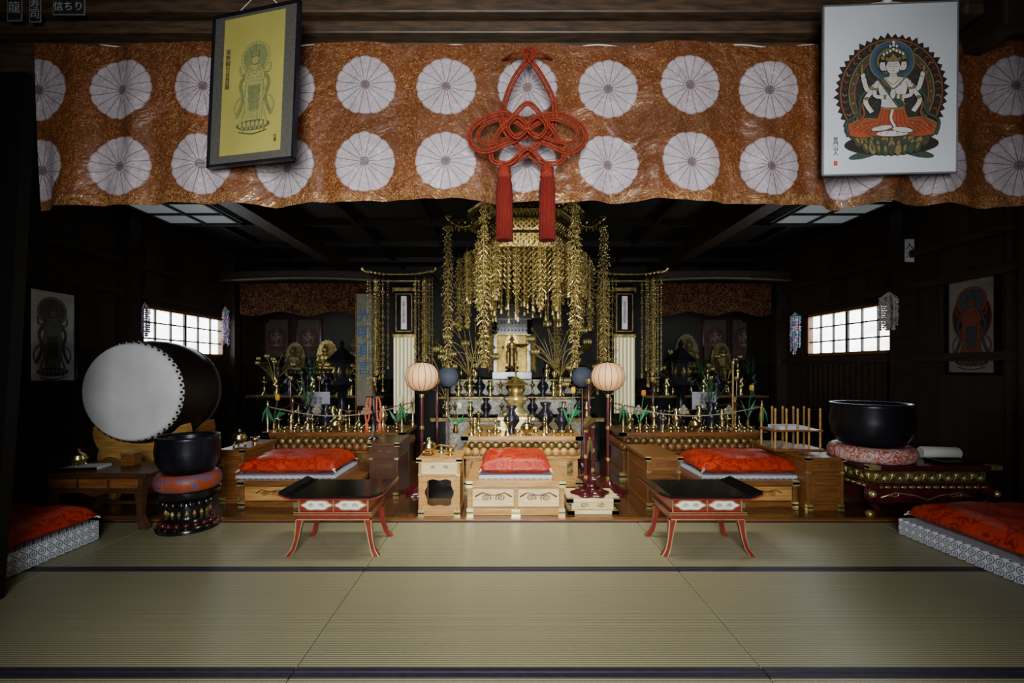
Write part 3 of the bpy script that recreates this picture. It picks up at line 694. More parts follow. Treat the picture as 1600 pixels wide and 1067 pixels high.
def holepanel(m,w,h,t,y,z0,mm,fn,cx=0):
    n=48; cz=z0+h/2; o=[];i=[]
    for k in range(n):
        a=2*pi*k/n; c_,s_=cos(a),sin(a); q=min((w/2)/abs(c_) if abs(c_)>1e-6 else 9,(h/2)/abs(s_) if abs(s_)>1e-6 else 9)
        o.append((cx+c_*q,cz+s_*q)); r=fn(a)*q*.98; i.append((cx+c_*r,cz+s_*r))
    vs=[(p[0],y,p[1]) for p in o]+[(p[0],y,p[1]) for p in i]+[(p[0],y+t,p[1]) for p in o]+[(p[0],y+t,p[1]) for p in i]; fs=[]
    for k in range(n):
        j=(k+1)%n; fs+=[(k,j,n+j,n+k),(2*n+k,3*n+k,3*n+j,2*n+j),(n+k,n+j,3*n+j,3*n+k),(k,2*n+k,2*n+j,j)]
    m.add(vs,fs,mm)
def cusp(a): return .70+.08*abs(cos(2*a))+.05*cos(6*a)

def side_stand(name,label,loc,w,d,h,wood,hole=True,inner=BLK,gold=True):
    e=thing(name,label,'stand',loc)
    m=MB(); t=.022
    m.box(-w/2-.012,w/2+.012,-.012,d+.012,h-.03,h,wood); m.box(-w/2,w/2,0,d,0,.045,wood)
    m.box(-w/2,w/2,d-t,d,.045,h-.03,wood)
    m.box(-w/2,w/2,0,d,h*.70,h*.72,wood)
    m.box(-w/2+.01,w/2-.01,.012,.03,h*.72,h-.03,WOODP if wood is WOODL else wood)
    if not hole: m.box(-w/2+.01,w/2-.01,.014,.03,.045,h*.70,wood); m.box(-w/2+.05,w/2-.05,.008,.014,.09,h*.62,wood)
    else: m.box(-w/2+t,w/2-t,d-t-.004,d-t,.045,h*.7,inner)
    for x in(-w/2,w/2-t): m.box(x,x+t,0,t,.045,h-.03,wood)
    part(m,'body',e,bevel=.003)
    if hole:
        m=MB(); holepanel(m,w-2*t,h*.70-.045,.014,.004,.045,wood,cusp)
        part(m,'openwork_panel',e)
    for x in(-w/2+.004,w/2-.018):
        s=MB(); s.box(x,x+.014,t,d-t,.045,h-.03,wood); part(s,'side_panel',e)
    m=MB(); scroll(m,-w*.16,.008,h*.84,h*.07,WOODM,-1); scroll(m,w*.16,.008,h*.84,h*.07,WOODM,1); part(m,'carved_cloud',e)
    if gold:
        m=MB(); cap_corners(m,-w/2-.012,w/2+.012,-.012,d,h-.03,h,.04); cap_corners(m,-w/2,w/2,0,d,0,.045,.045)
        for x in(-w/2,w/2-.03): m.box(x-.002,x+.032,-.003,.03,h*.69,h*.73,GOLDB)
        part(m,'gold_fittings',e)
    return e

def daidan(label,loc,w,d,h,wood):
    e=thing('ritual_altar_table',label,'altar table',loc)
    m=MB(); m.box(-w/2,w/2,0,d,0,.07,wood); m.box(-w/2+.04,w/2-.04,.04,d-.04,.07,h*.55,wood)
    m.box(-w/2+.02,w/2-.02,.02,d-.02,h*.55,h*.60,wood); m.box(-w/2,w/2,0,d,h-.04,h,wood); m.box(-w/2+.05,w/2-.05,.05,d-.05,h*.6,h-.04,wood)
    part(m,'body',e,bevel=.004)
    m=MB(); n=int(w/.085)
    for row in range(2):
        for k in range(n):
            x=-w/2+.04+(w-.08)*(k+.5+(.5*row-.25))/n; m.ball((x,.03+.012*row,h*.68+row*h*.12),(.045,.03,.045),GOLDD if row else wood,8,5)
    for k in range(n-1):
        for x in(-w/2+.03,w/2-.03): m.ball((x,.05+(d-.1)*(k+.5)/(n-1),h*.7),(.03,.045,.05),wood,8,5)
    part(m,'lotus_petal_band',e,'carved lotus petal band')
    m=MB(); cap_corners(m,-w/2,w/2,0,d,h-.04,h,.07); cap_corners(m,-w/2,w/2,0,d,0,.07,.07)
    for k in range(5): x=-w*.4+w*.2*k; m.box(x-.03,x+.03,.034,.045,.10,h*.5,GOLDD)
    part(m,'gold_fittings',e)
    return e

def red_table():
    e=thing('lacquer_sutra_table','low red lacquer sutra table with black top and gilt panels','low table',(X(523,2.85)-.015,2.82,0),group='pair of red lacquer tables')
    W,D,T=.65,.42,.385
    m=MB(); pts=[]
    n=16
    for k in range(n+1):
        u=-1+2*k/n; pts.append((u*W/2,T+.028*max(0,abs(u)-.8)/.2))
    lo=[(p[0],p[1]-.016) for p in pts][::-1]
    m.prism(pts+lo,0,D,BLK); part(m,'table_top',e,'black lacquer top with upturned ends',bevel=.002)
    m=MB(); lo2=[(p[0]*1.0,p[1]-.0165) for p in pts]; m.prism([(p[0],p[1]) for p in lo2]+[(p[0],p[1]-.010) for p in lo2][::-1],-.002,D+.002,REDL)
    part(m,'top_edge',e,'red lacquer edge',bevel=.001)
    m=MB(); w,d=.44,.32; y0=.05
    m.box(-w/2,w/2,y0,y0+d,T-.115,T-.027,REDL); m.box(-w/2-.02,w/2+.02,y0-.02,y0+d+.02,T-.13,T-.112,REDL); m.box(-w/2-.008,w/2+.008,y0-.008,y0+d+.008,T-.165,T-.13,REDL)
    part(m,'apron_body',e,bevel=.003)
    for sg in(-1,1):
        m=MB(); P_=[]
        for k in range(28):
            a=2*pi*k/28; r=1+.10*cos(6*a); P_.append((sg*w*.24+.085*r*cos(a),T-.071+.027*r*sin(a)))
        m.prism(P_,y0-.006,y0,WHITEP)
        Q=[(sg*w*.24+(p[0]-sg*w*.24)*1.13,(p[1]-(T-.071))*1.25+T-.071) for p in P_]; m.prism(Q,y0-.003,y0,GOLDB)
        for q in(-1,1): scroll(m,sg*w*.24+q*.035,y0-.008,T-.071,.03,GOLD,q)
        part(m,'cloud_panel',e,'white cloud-shaped panel edged in gold')
    m=MB(); 
    for z in(T-.128,T-.114): m.box(-w/2-.022,w/2+.022,y0-.0225,y0-.02,z,z+.004,GOLDB)
    m.box(-w/2-.01,w/2+.01,y0-.0105,y0-.008,T-.163,T-.157,GOLDB)
    for x in (-w/2,-.003,w/2-.006): m.box(x,x+.006,y0-.003,y0,T-.112,T-.03,GOLDB)
    part(m,'gold_trim',e)
    for sx in(-1,1):
        for sy in(-1,1):
            l=MB(); bx_=sx*(w/2-.005); by=y0+d/2+sy*(d/2-.02)
            pr=[(0,T-.165,.042),(.008,.17,.032),(.018,.10,.026),(.034,.04,.027),(.06,0,.036)]
            for a,b in zip(pr,pr[1:]):
                l.taper((bx_+sx*b[0],by+sy*b[0]*.5,b[1]),b[2],b[2],(bx_+sx*a[0],by+sy*a[0]*.5,a[1]),a[2],a[2],REDL)
                if sy<0:
                    for q in(-1,1): l.taper((bx_+sx*b[0]+q*b[2]*.5,by+sy*b[0]*.5-b[2]*.5,b[1]),.006,.006,(bx_+sx*a[0]+q*a[2]*.5,by+sy*a[0]*.5-a[2]*.5,a[1]),.006,.006,GOLDB)
            part(l,'leg',e)
    return e
rt=red_table()
rt2=dup(rt,(X(1107,2.85),2.82,0))

raiban('honey wooden altar seat platform with carved cloud panels and gilt corners',(X(806,3.65),3.63,0),.78,.80,.275,WOODL,pale=True)
pad('grey patterned flat seat pad beneath red cushion',(X(806,3.65),3.97,.275),.60,.56,.03)
cushion('zabuton_cushion','square red brocade floor cushion on central wooden platform',(X(806,3.65),3.97,.305),.60,.55,.155)
raiban('reddish wooden seat platform beside dark desk',(X(466,3.85),3.84,0),1.0,.75,.225,WOODM)
pad('grey patterned flat seat pad on wooden platform',(X(470,4.2),4.2,.225),.86,.60,.03)
cushion('zabuton_cushion','wide red brocade cushion on reddish wooden platform',(X(470,4.2),4.2,.255),.86,.58,.16)
raiban('honey wooden seat platform with plain carved front',(X(1157,3.85),3.84,0),.96,.75,.225,WOODM)
pad('grey patterned flat seat pad on wooden seat platform',(X(1148,4.2),4.2,.225),.86,.60,.03)
cushion('zabuton_cushion','wide red brocade cushion on honey wooden platform',(X(1148,4.2),4.2,.255),.86,.58,.16)
pad('thick grey circle-patterned seat base on tatami',(-3.22,2.78,0),.86,.70,.135)
cushion('zabuton_cushion','red brocade cushion on thick patterned base beside post',(-3.19,2.78,.135),.84,.66,.15)
pad('thick grey circle-patterned seat base near lacquer table',(3.22,2.84,0),.86,.80,.115)
cushion('zabuton_cushion','large red brocade cushion on thick patterned base near table',(3.23,2.84,.115),.82,.76,.16)

side_stand('openwork_stand','tall honey wood stand with cusped openwork front',(X(688,3.65)-.005,3.62,0),.33,.36,.46,WOODL)
side_stand('wooden_desk','honey wood side desk with gilt corner fittings',(X(1036,3.85)-.01,3.80,0),.28,.62,.435,WOODM,hole=False,gold=True)
side_stand('wooden_desk','reddish wood side desk beneath peg rack',(2.645,3.76,0),.30,.86,.44,WOODM,hole=False)
side_stand('wooden_desk','small wooden side desk with brass vessel',(-2.38,3.95,0),.2,.55,.47,WOODM,hole=False)
side_stand('wooden_desk','dark wooden side desk with orange tassel stand',(X(603,4.2),4.12,0),.26,.5,.5,WOODD,hole=False)

daidan('long central ritual altar with carved lotus band and brass vessels',(X(815,4.6),4.5,0),1.20,.95,.50,WOODL)
daidan('dark ritual altar with lotus band and offering vessels',(X(525,4.85),4.78,0),1.50,.64,.50,WOODM)
daidan('reddish ritual altar with lotus band and offering cups',(X(1080,4.85),4.78,0),1.55,.64,.50,WOODM)

e=thing('high_altar','tiered high altar draped with white and gold cloth','altar',(X(808,5.8),5.75,0))
m=MB(); m.box(-1.05,1.05,0,1.6,0,.55,BLK); m.box(-1.0,1.0,.25,1.6,.55,.80,BLK); m.box(-.9,.9,.5,1.6,.80,1.02,BLK); m.box(-1.1,1.1,-.02,1.6,.50,.55,GOLDD); m.box(-1.03,1.03,.23,1.6,.77,.80,GOLDD); m.box(-.93,.93,.48,1.6,1.0,1.02,GOLDD)
part(m,'altar_steps',e,bevel=.004)
for z0,z1,y in((.06,.5,-.012),(.57,.765,.236),(.83,.99,.486)):
    m=MB(); m.grid(lambda a,b,z0=z0,z1=z1,y=y:(-.9+1.8*a,y+.008*sin(a*70),z0+(z1-z0)*b),120,3,ALTC)
    part(m,'altar_cloth',e,'white gold brocade cloth',recalc=False)
AX=X(808,5.8)

# ================================================================ SMALL VESSELS
def cup(r=.032,h=.05,mm=BRASS):
    m=MB(); m.lathe([(r*.6,0),(r*.65,.004),(r*.3,h*.25),(r*.8,h*.45),(r,h),(r*.9,h),(r*.7,h*.5),(0,h*.45)],mm,n=14); return m
cm_=cup().mesh('offering_cup')
def vase(h=.16,r=.04,mm=None):
    m=MB(); m.lathe([(r*.8,0),(r*.85,h*.05),(r*.4,h*.18),(r,h*.45),(r*.9,h*.6),(r*.35,h*.8),(r*.75,h),(r*.6,h),(0,h*.9)],mm or BRASS,n=16); return m
def bell():
    m=MB(); m.lathe([(.032,0),(.03,.01),(.024,.04),(.012,.055),(.006,.06),(.008,.08),(.005,.09),(.010,.1),(.006,.12),(.002,.135)],BRASS,n=14); 
    return m
def candle():
    m=MB(); m.lathe([(.035,0),(.03,.01),(.008,.03),(.012,.06),(.007,.09),(.03,.12),(.028,.125),(.006,.125),(.006,.16),(0,.17)],BRASS,n=14); return m
def burner():
    m=MB(); m.lathe([(.03,.03),(.055,.05),(.06,.075),(.05,.09),(.052,.095),(.03,.115),(.012,.125),(.014,.14),(0,.15)],BRASS,n=18)
    for k in range(3):
        a=2*pi*k/3+.5; m.tube([(.035*cos(a),.035*sin(a),.045),(.05*cos(a),.05*sin(a),.02),(.045*cos(a),.045*sin(a),0)],.007,BRASS)
    return m
MESH={'offering_cup':(cm_,'small brass offering cup on altar table','cup'),
 'brass_vase':(vase().mesh('brass_vase'),'slender brass flower vase on altar table','vase'),
 'ritual_bell':(bell().mesh('ritual_bell'),'brass ritual hand bell standing on altar','bell'),
 'candlestick':(candle().mesh('candlestick'),'brass candlestick with thin spike on altar','candlestick'),
 'bronze_jar':(vase(.2,.06,BLKM).mesh('bronze_jar'),'dark bronze jar standing on altar','jar'),
 'incense_burner':(burner().mesh('incense_burner'),'lidded brass incense burner on three feet','incense burner')}
def put(k,x,y,z,grp,s=1):
    me,lb,ct=MESH[k]; o=bpy.data.objects.new(k,me); COL.objects.link(o); o.location=(x,y,z); o.scale=(s,s,s); o.rotation_euler[2]=R.random()*6
    return tag(o,lb,ct,grp)
def offer_stand():
    e=thing('offering_stand','black lacquer footed stand heaped with pale offerings','offering stand',(0,0,0),group='lacquer offering stands')
    m=MB(); m.lathe([(.05,0),(.05,.01),(.015,.03),(.012,.10),(.03,.12),(.075,.135),(.075,.15)],BLK,n=18); m.lathe([(.076,.147),(.077,.151),(.07,.152)],GOLD,n=18); part(m,'stand_foot',e)
    m=MB(); OF=flat((.30,.27,.20))
    for k in range(7):
        a=2*pi*k/7; m.ball((.045*cos(a),.045*sin(a),.165),.022,OF,8,6)
    for k in range(4):
        a=2*pi*k/4; m.ball((.024*cos(a),.024*sin(a),.197),.022,OF,8,6)
    m.ball((0,0,.228),.022,OF,8,6); part(m,'offering_heap',e,kind='stuff'); return e
OS=offer_stand(); 
def foliage():
    e=thing('flower_vase','dark bronze vase holding leafy green branches','vase',(0,0,0),group='bronze vases with foliage')
    part(vase(.24,.07,BLKM),'vase_body',e)
    m=MB()
    for k in range(16):
        a=R.uniform(0,6.28); t=R.uniform(.1,.75); L_=R.uniform(.22,.42); tip=(sin(t)*cos(a)*L_,sin(t)*sin(a)*L_*.6,.22+cos(t)*L_)
        m.tube([(0,0,.2),tip],.003,DGREEN,4)
        for q in(.45,.7,1):
            c=(tip[0]*q,tip[1]*q,.2+(tip[2]-.2)*q); b=R.uniform(0,6.28); l=.045
            m.add([c,(c[0]+l*.5*cos(b+.5),c[1]+l*.5*sin(b+.5),c[2]+.02),(c[0]+l*cos(b),c[1]+l*sin(b),c[2]+.01),(c[0]+l*.5*cos(b-.5),c[1]+l*.5*sin(b-.5),c[2]+.03)],[(0,1,2,3)],DGREEN)
    part(m,'foliage',e); return e
FV=foliage()
for (x0,x1,y0,g) in ((X(815,4.6)-.55,X(815,4.6)+.55,4.5,'brass vessels on the central altar'),
                     (X(525,4.85)-.68,X(525,4.85)+.68,4.78,'brass vessels on the dark altar'),
                     (X(1080,4.85)-.70,X(1080,4.85)+.70,4.78,'brass vessels on the reddish altar')):
    n=int((x1-x0)/.085)
    for k in range(n):
        x=x0+(x1-x0)*(k+.5)/n+R.uniform(-.012,.012)
        kk='offering_cup' if k%4 else 'candlestick'
        if k==n//2: kk='incense_burner'
        put(kk,x,y0+.08+R.uniform(-.02,.02),.50,g,1.1)
    for k in range(n//2):
        x=x0+(x1-x0)*(k+.5)/(n//2)+R.uniform(-.03,.03)
        put(('brass_vase','ritual_bell','bronze_jar')[k%3],x,y0+.26+R.uniform(-.04,.04),.50,g,1.15*R.uniform(.85,1.3))
    for k in range(n//2):
        x=x0+(x1-x0)*(k+.5)/(n//2)
        if abs(x-X(806,5))<.26: continue
        if k%3==1 and y0>4.6: dup(OS,(x,y0+.50,.50))
        else: put(('candlestick','bronze_jar','brass_vase')[k%3],x,y0+.48,.50,g,1.5)
g='brass vessels on the high altar'
for k in range(9):
    x=AX-.9+1.8*(k+.5)/9
    put(('candlestick','brass_vase','bronze_jar')[k%3],x,5.86,.55,g,1.2)
for k in range(12):
    x=AX-.85+1.7*(k+.5)/12
    put(('brass_vase','candlestick','bronze_jar')[k%3],x,6.12,.80,g,1.3)
for k in range(10):
    x=AX-.85+1.7*(k+.5)/10
    if abs(x-X(800,6.5))>.42: put(('candlestick','brass_vase')[k%2],x,6.36,1.02,g,1.5)
put('incense_burner',X(672,3.8),3.75,.46,'brass vessels on side desks',1.0)
put('offering_cup',X(705,3.8),3.75,.46,'brass vessels on side desks',1.2)
put('incense_burner',-2.40,4.1,.47,'brass vessels on side desks',1.1)
put('offering_cup',-2.34,4.25,.47,'brass vessels on side desks',1.3)
m=MB(); m.tube([(-.09,0,.05),(0,0,.062),(.09,0,.05),(.13,0,.06)],[.006,.009,.007,.012],BRASS); m.lathe([(.03,0),(.01,.02),(.012,.05)],BRASS,n=12); solo(m,'incense_ladle','long brass incense ladle on honey wood stand','ladle',(X(690,3.9),3.88,.46))

RP=mat('faded_rope',(.30,.27,.2),.7)
for (cx,w,lab) in ((X(525,4.85),1.50,'dark altar'),(X(1080,4.85),1.55,'reddish altar')):
    e=thing('altar_rope_fence','twisted rope strung between slim posts at corners of '+lab,'rope fence',(cx,4.78,.50))
    for sx in(-1,1):
        for y in(.035,.60):
            p=MB(); p.lathe([(.02,0),(.02,.02),(.010,.04),(.010,.26),(.018,.28),(.012,.31),(0,.34)],BRASS,(sx*(w/2-.04),y,0),12); part(p,'post',e)
    r=MB()
    for y in (.035,.60):
        r.tube([(-w/2+.04+(w-.08)*k/20,y,.27-.10*sin(pi*k/20)) for k in range(21)],.005,CORD if y>.5 else RP,6)
    for sx in(-1,1): r.tube([(sx*(w/2-.04),.035+.565*k/10,.27-.06*sin(pi*k/10)) for k in range(11)],.005,CORD,6)
    part(r,'rope',e)
    for sx in(-1,1):
        k_=MB()
        for t in range(3): k_.tube([(sx*(w/2-.04),.03,.27),(sx*(w/2-.04)+.03*(t-1),.015,.20),(sx*(w/2-.04)+.045*(t-1),.01,.11)],[.007,.010,.004],GREEN,6)
        part(k_,'green_tie',e,'green cloth tie')

# ================================================================ STANDING LANTERNS
def lantern():
    e=thing('standing_lantern','round ribbed paper lantern glowing on slim red pole','lantern',(X(659,4.3),4.3,0),group='pair of glowing standing lanterns')
    m=MB(); m.lathe([(.17,0),(.17,.02),(.13,.035),(.10,.06),(.05,.08),(.025,.12)],MAROON,n=48,fl=lambda a:1+.12*cos(6*a)); part(m,'base',e)
    m=MB(); m.lathe([(.016,.10),(.016,.94)],MAROON,n=12)
    for z in(.12,.3,.6,.9): m.lathe([(.022,z),(.024,z+.015),(.022,z+.03)],GOLD,n=14)
    part(m,'pole',e)
    m=MB(); r,hh,zc=.155,.135,1.095; n=14
    pr=[(r*cos(a)**.8*1.0 if cos(a)>0 else 0,zc+hh*sin(a)) for a in [(-pi/2*.82)+pi*.82*k/n for k in range(n+1)]]
    m.lathe(pr,PAPL,n=32); part(m,'lamp_shade',e,'glowing pleated paper shade')
    m=MB()
    for k in range(16):
        a=2*pi*k/16; m.tube([(q*1.012*cos(a),q*1.012*sin(a),z) for q,z in pr],.0028,MAROON,4)
    part(m,'shade_ribs',e)
    m=MB(); m.lathe([(.02,.93),(.055,.95),(.052,.985),(.045,.99)],BLK,n=20); part(m,'bottom_cap',e)
    m=MB(); m.lathe([(.05,1.20),(.055,1.215),(.05,1.235),(.03,1.24)],BLK,n=20); m.tube([(0,0,1.24),(.03,0,1.265),(0,0,1.29),(-.03,0,1.265),(0,0,1.24)],.004,GOLD); part(m,'top_cap',e)
    return e
la=lantern(); dup(la,(X(950,4.3),4.3,0))
def glantern():
    e=thing('standing_lantern','small unlit grey paper lantern on dark pole','lantern',(X(700,5.55),5.55,0),group='small unlit lanterns')
    m=MB(); m.lathe([(.1,0),(.1,.02),(.03,.06),(.014,.1),(.014,.96)],MAROON,n=20); part(m,'pole',e)
    m=MB(); m.lathe([(.05,.95),(.11,.99),(.135,1.07),(.11,1.15),(.05,1.19)],PAPG,n=24); part(m,'lamp_shade',e)
    m=MB(); m.lathe([(.03,.93),(.055,.95)],BLK,n=16); part(m,'bottom_cap',e)
    m=MB(); m.lathe([(.055,1.19),(.03,1.21)],BLK,n=16); part(m,'top_cap',e)
    return e
gl=glantern(); dup(gl,(X(910,5.55),5.55,0))

# ================================================================ KEI GONG STAND
e=thing('gong_stand','tiered gilt stand with hanging chime plate beside central platform','gong stand',(X(922,3.8),3.82,0))
m=MB(); m.box(-.20,.20,-.16,.16,0,.03,WOODP); m.box(-.17,.17,-.13,.13,.03,.10,WOODP); m.box(-.21,.21,-.17,.17,.10,.125,WOODP); part(m,'stepped_base',e,bevel=.004)
m=MB(); cap_corners(m,-.20,.20,-.16,.16,0,.03,.05); cap_corners(m,-.21,.21,-.17,.17,.10,.125,.05)
scroll(m,-.07,-.135,.065,.05,GOLD,-1); scroll(m,.07,-.135,.065,.05,GOLD,1); part(m,'gold_fittings',e)
m=MB()
m.lathe([(.14,.125),(.15,.14),(.09,.165),(.05,.19),(.045,.22),(.08,.25),(.10,.265),(.05,.28)],MAROON,n=32,fl=lambda a:1+.12*cos(6*a)); 
for k in range(8):
    a=2*pi*k/8; m.octa((.10*cos(a),.10*sin(a),.168),.02,GOLD,.01)
part(m,'lotus_foot',e)
fr=MB(); A=radians(68)
fr.M=Matrix.Rotation(A,4,'Z')
for sg in(-1,1):
    fr.box(sg*.15-.011,sg*.15+.011,-.011,.011,.26,.70,MAROON)
    for z in(.28,.45,.66): fr.box(sg*.15-.014,sg*.15+.014,-.014,.014,z,z+.03,GOLD)
fr.box(-.18,.18,-.014,.014,.68,.71,MAROON); fr.prism([(-.22,.73),(-.18,.70),(.18,.70),(.22,.73),(.12,.74),(0,.77),(-.12,.74)],-.01,.01,GOLD)
fr.box(-.17,.17,-.012,.012,.26,.285,MAROON)
part(fr,'upright_frame',e)
kp=MB(); kp.M=Matrix.Rotation(A,4,'Z'); kp.prism([(-.12,.44),(-.08,.55),(0,.60),(.08,.55),(.12,.44),(.06,.48),(0,.51),(-.06,.48)],-.006,.006,GOLDB); kp.tube([(-.05,0,.58),(-.05,0,.69)],.003,CORD); kp.tube([(.05,0,.58),(.05,0,.69)],.003,CORD); part(kp,'chime_plate',e)

# ================================================================ PEG RACK
e=thing('peg_rack','wooden rack with upright pegs holding folded papers on desk','rack',(2.60,4.02,.44))
m=MB(); m.box(-.22,.22,0,.28,0,.02,WOODM); part(m,'lower_shelf',e,bevel=.002)
m=MB(); m.box(-.22,.22,.02,.26,.17,.185,WOODM); part(m,'upper_shelf',e,bevel=.002)
for k in range(5):
    for y in(.03,.25):
        p=MB(); p.lathe([(.009,.02),(.009,.36),(.012,.37),(0,.385)],WOODL,(-.2+.1*k,y,0),10); part(p,'peg',e)
p=MB(); p.box(-.15,.1,.05,.23,.185,.215,PAPER); solo(p,'folded_papers','stack of folded white papers on peg rack shelf','paper',(2.60,4.02,.44))

# ================================================================ BIG DRUM
dx,dy,dz=X(206,3.9),3.88,Z(612,3.9)
e=thing('temple_drum','large barrel drum with pale hide face on carved wood stand','drum',(dx,dy,0))
r0=.41; n=14; L=.60
m=MB(); m.lathe([(r0*.985,0)]+[(r0+.045*sin(pi*k/n),L*k/n) for k in range(n+1)]+[(r0*.985,L)],mat('drum_body',(.010,.005,.004),.42,0,(.006,.003,.003),4,(1,.3,1)),(0,0,dz),48,axis='y'); part(m,'drum_body',e)
m=MB(); m.lathe([(0,-.012),(r0*.7,-.012),(r0*.97,-.008),(r0*1.0,.0),(r0*1.035,.03),(r0*1.045,.055)],SKIN,(0,0,dz),48,axis='y'); part(m,'drum_skin',e)
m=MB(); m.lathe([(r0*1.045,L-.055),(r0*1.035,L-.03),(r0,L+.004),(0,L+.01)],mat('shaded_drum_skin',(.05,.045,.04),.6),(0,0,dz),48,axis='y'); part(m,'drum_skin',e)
m=MB()
for row,yy,rr in((0,.022,1.035),(1,.042,1.05)):
    for k in range(44):
        a=2*pi*(k+.5*row)/44; m.ball((rr*r0*cos(a),yy,dz+rr*r0*sin(a)),.012,BLKM,6,4)
part(m,'tack_ring',e,'double ring of black tacks')
for yy in(.14,.46):
    m=MB(); top=[((r0+.048)*sin(.85-1.70*k/14),dz-(r0+.048)*cos(.85-1.70*k/14)) for k in range(15)]
    zt=top[0][1]+.02
    side=[]
    for k in range(25):
        u=k/24; side.append((.30+.10*(u**1.2)+.035*abs(sin(u*pi*3.0))*(1 if u<.98 else 0),.0+zt*u))
    foot=[(-.24,0),(-.20,.10),(-.10,.14),(0,.10),(.10,.14),(.20,.10),(.24,0)]
    P_=foot+side+top+[(-p[0],p[1]) for p in side[::-1]]
    m.prism(P_,yy-.03,yy+.03,WOODM if yy>.3 else WOODL)
    if yy<.3:
        for sg in(-1,1): scroll(m,sg*.27,yy-.034,.36,.10,WOODM,sg); scroll(m,sg*.20,yy-.034,.22,.08,WOODM,sg)
        m.box(-.26,.26,.17,.43,.15,.21,WOODM)
    part(m,'drum_stand',e,'carved wooden cloud cradle')

e=thing('writing_desk','dark reddish low wooden desk with carved apron','desk',((-3.39-2.60)/2,3.28,0))
w,d,h=.80,.50,.41; m=MB(); m.box(-w/2,w/2,0,d,h-.025,h,WOODD); m.box(-w/2,w/2,0,.02,h-.005,h+.01,WOODD); part(m,'table_top',e,bevel=.004)
m=MB(); m.box(-w/2+.05,w/2-.05,.03,d-.03,h-.12,h-.025,WOODD); 
for k in range(3): m.box(-w/2+.07+k*.225,-w/2+.07+k*.225+.2,.024,.03,h-.105,h-.04,WOODM)
m.prism([(-w/2+.05,h-.12),(w/2-.05,h-.12),(w/2-.1,h-.15),(.1,h-.14),(0,h-.17),(-.1,h-.14),(-w/2+.1,h-.15)],.03,.045,WOODD)
part(m,'apron',e,bevel=.002)
for sx in(-1,1):
    for y in(.06,d-.06):
        l=MB(); x=sx*(w/2-.08); l.taper((x+sx*.03,y,0),.06,.06,(x,y,.10),.035,.035,WOODD); l.taper((x,y,.10),.035,.035,(x,y,h-.12),.055,.055,WOODD); part(l,'leg',e)
for y in(.05,d-.075):
    m=MB(); m.box(-w/2+.09,w/2-.09,y,y+.025,.07,.095,WOODD); part(m,'stretcher',e)
p=MB(); p.box(-.12,.12,-.08,.08,0,.018,PAPER); p.box(-.12,.12,-.085,-.08,0,.018,BLK); solo(p,'sutra_book','folded sutra book lying on dark desk','book',(-3.22,3.5,.41),rz=.15)
put('incense_burner',X(122,3.5),3.5,.41,'brass vessels on low desk',1.0)
p=MB(); p.box(-.05,.05,-.04,.04,0,.09,WOODM); p.box(-.055,.055,-.045,.045,.09,.1,WOODM); solo(p,'wooden_box','small dark wooden box on dark desk','box',(X(205,3.6),3.6,.41),bevel=.003)

def gong(name,label,loc,r,h,mm):
    m=MB(); m.lathe([(0,0),(r*.45,.0),(r*.8,h*.10),(r*.97,h*.34),(r*1.02,h*.6),(r*.98,h*.88),(r*1.0,h*.92),(r*1.0,h),(r*.93,h),(r*.9,h*.9),(r*.92,h*.5),(r*.7,h*.18),(0,h*.08)],mm,n=48); return solo(m,name,label,'gong',loc)
def ringcushion(label,loc,r,h,mm):
    m=MB(); n=12; m.lathe([(0,0),(r*.7,0)]+[(r*(.82+.18*cos(a)),h*.5+h*.5*sin(a)) for a in [(-pi/2)+pi*k/n for k in range(n+1)]]+[(r*.6,h*.82),(0,h*.78)],mm,n=40); return solo(m,'gong_cushion',label,'cushion',loc)
sx_=X(290,3.35); 
e=thing('gong_pedestal','round black and gilt carved pedestal for small bowl gong','pedestal',(sx_,3.38,0))
m=MB(); m.lathe([(.14,.20),(.17,.235),(.21,.25),(.21,.29)],BLK,n=32); m.lathe([(.20,0),(.205,.025),(.16,.05),(.13,.08),(.12,.12),(.15,.17),(.14,.2)],BLK,n=32); part(m,'pedestal_body',e)
m=MB()
for k in range(18):
    a=2*pi*k/18; m.ball((.165*cos(a),.165*sin(a),.055),(.026,.026,.02),MAROON,6,4); m.ball((.155*cos(a+.17),.155*sin(a+.17),.20),(.026,.026,.026),BLK,6,4); m.octa((.135*cos(a),.135*sin(a),.125),.016,GOLDD,.035); m.octa((.19*cos(a),.19*sin(a),.03),.01,GOLDD,.01)
part(m,'gilt_petals',e)
ringcushion('orange and blue brocade ring cushion under small gong',(sx_,3.38,.29),.215,.125,BLUC)
gong('bowl_gong','black bronze bowl gong resting on orange blue cushion',(sx_,3.38,.395),.205,.285,BLKM)

e=thing('lacquer_gong_table','maroon lacquer table with gilt carved apron and curved legs','table',(3.33,3.52,0))
w,d,h=1.02,.68,.42
m=MB(); m.box(-w/2,w/2,0,d,h-.03,h,MAROON); m.box(-w/2+.03,w/2-.03,.03,d-.03,h-.05,h-.03,MAROON); part(m,'table_top',e,bevel=.006)
m=MB(); m.box(-w/2+.06,w/2-.06,.06,d-.06,h-.15,h-.05,GOLDD); m.box(-w/2+.03,w/2-.03,.03,d-.03,h-.19,h-.15,MAROON); part(m,'apron',e,bevel=.003)
m=MB(); m.box(-w/2+.10,w/2-.10,.10,d-.10,.10,h-.19,MAROON)
m.prism([(-w/2+.10,h-.19),(w/2-.10,h-.19),(w/2-.14,h-.27),(w/2-.26,h-.23),(.10,h-.25),(0,h-.29),(-.10,h-.25),(-w/2+.26,h-.23),(-w/2+.14,h-.27)],.075,.10,MAROON)
part(m,'lower_chest',e,'maroon lacquer lower body with cusped apron',bevel=.003)
m=MB()
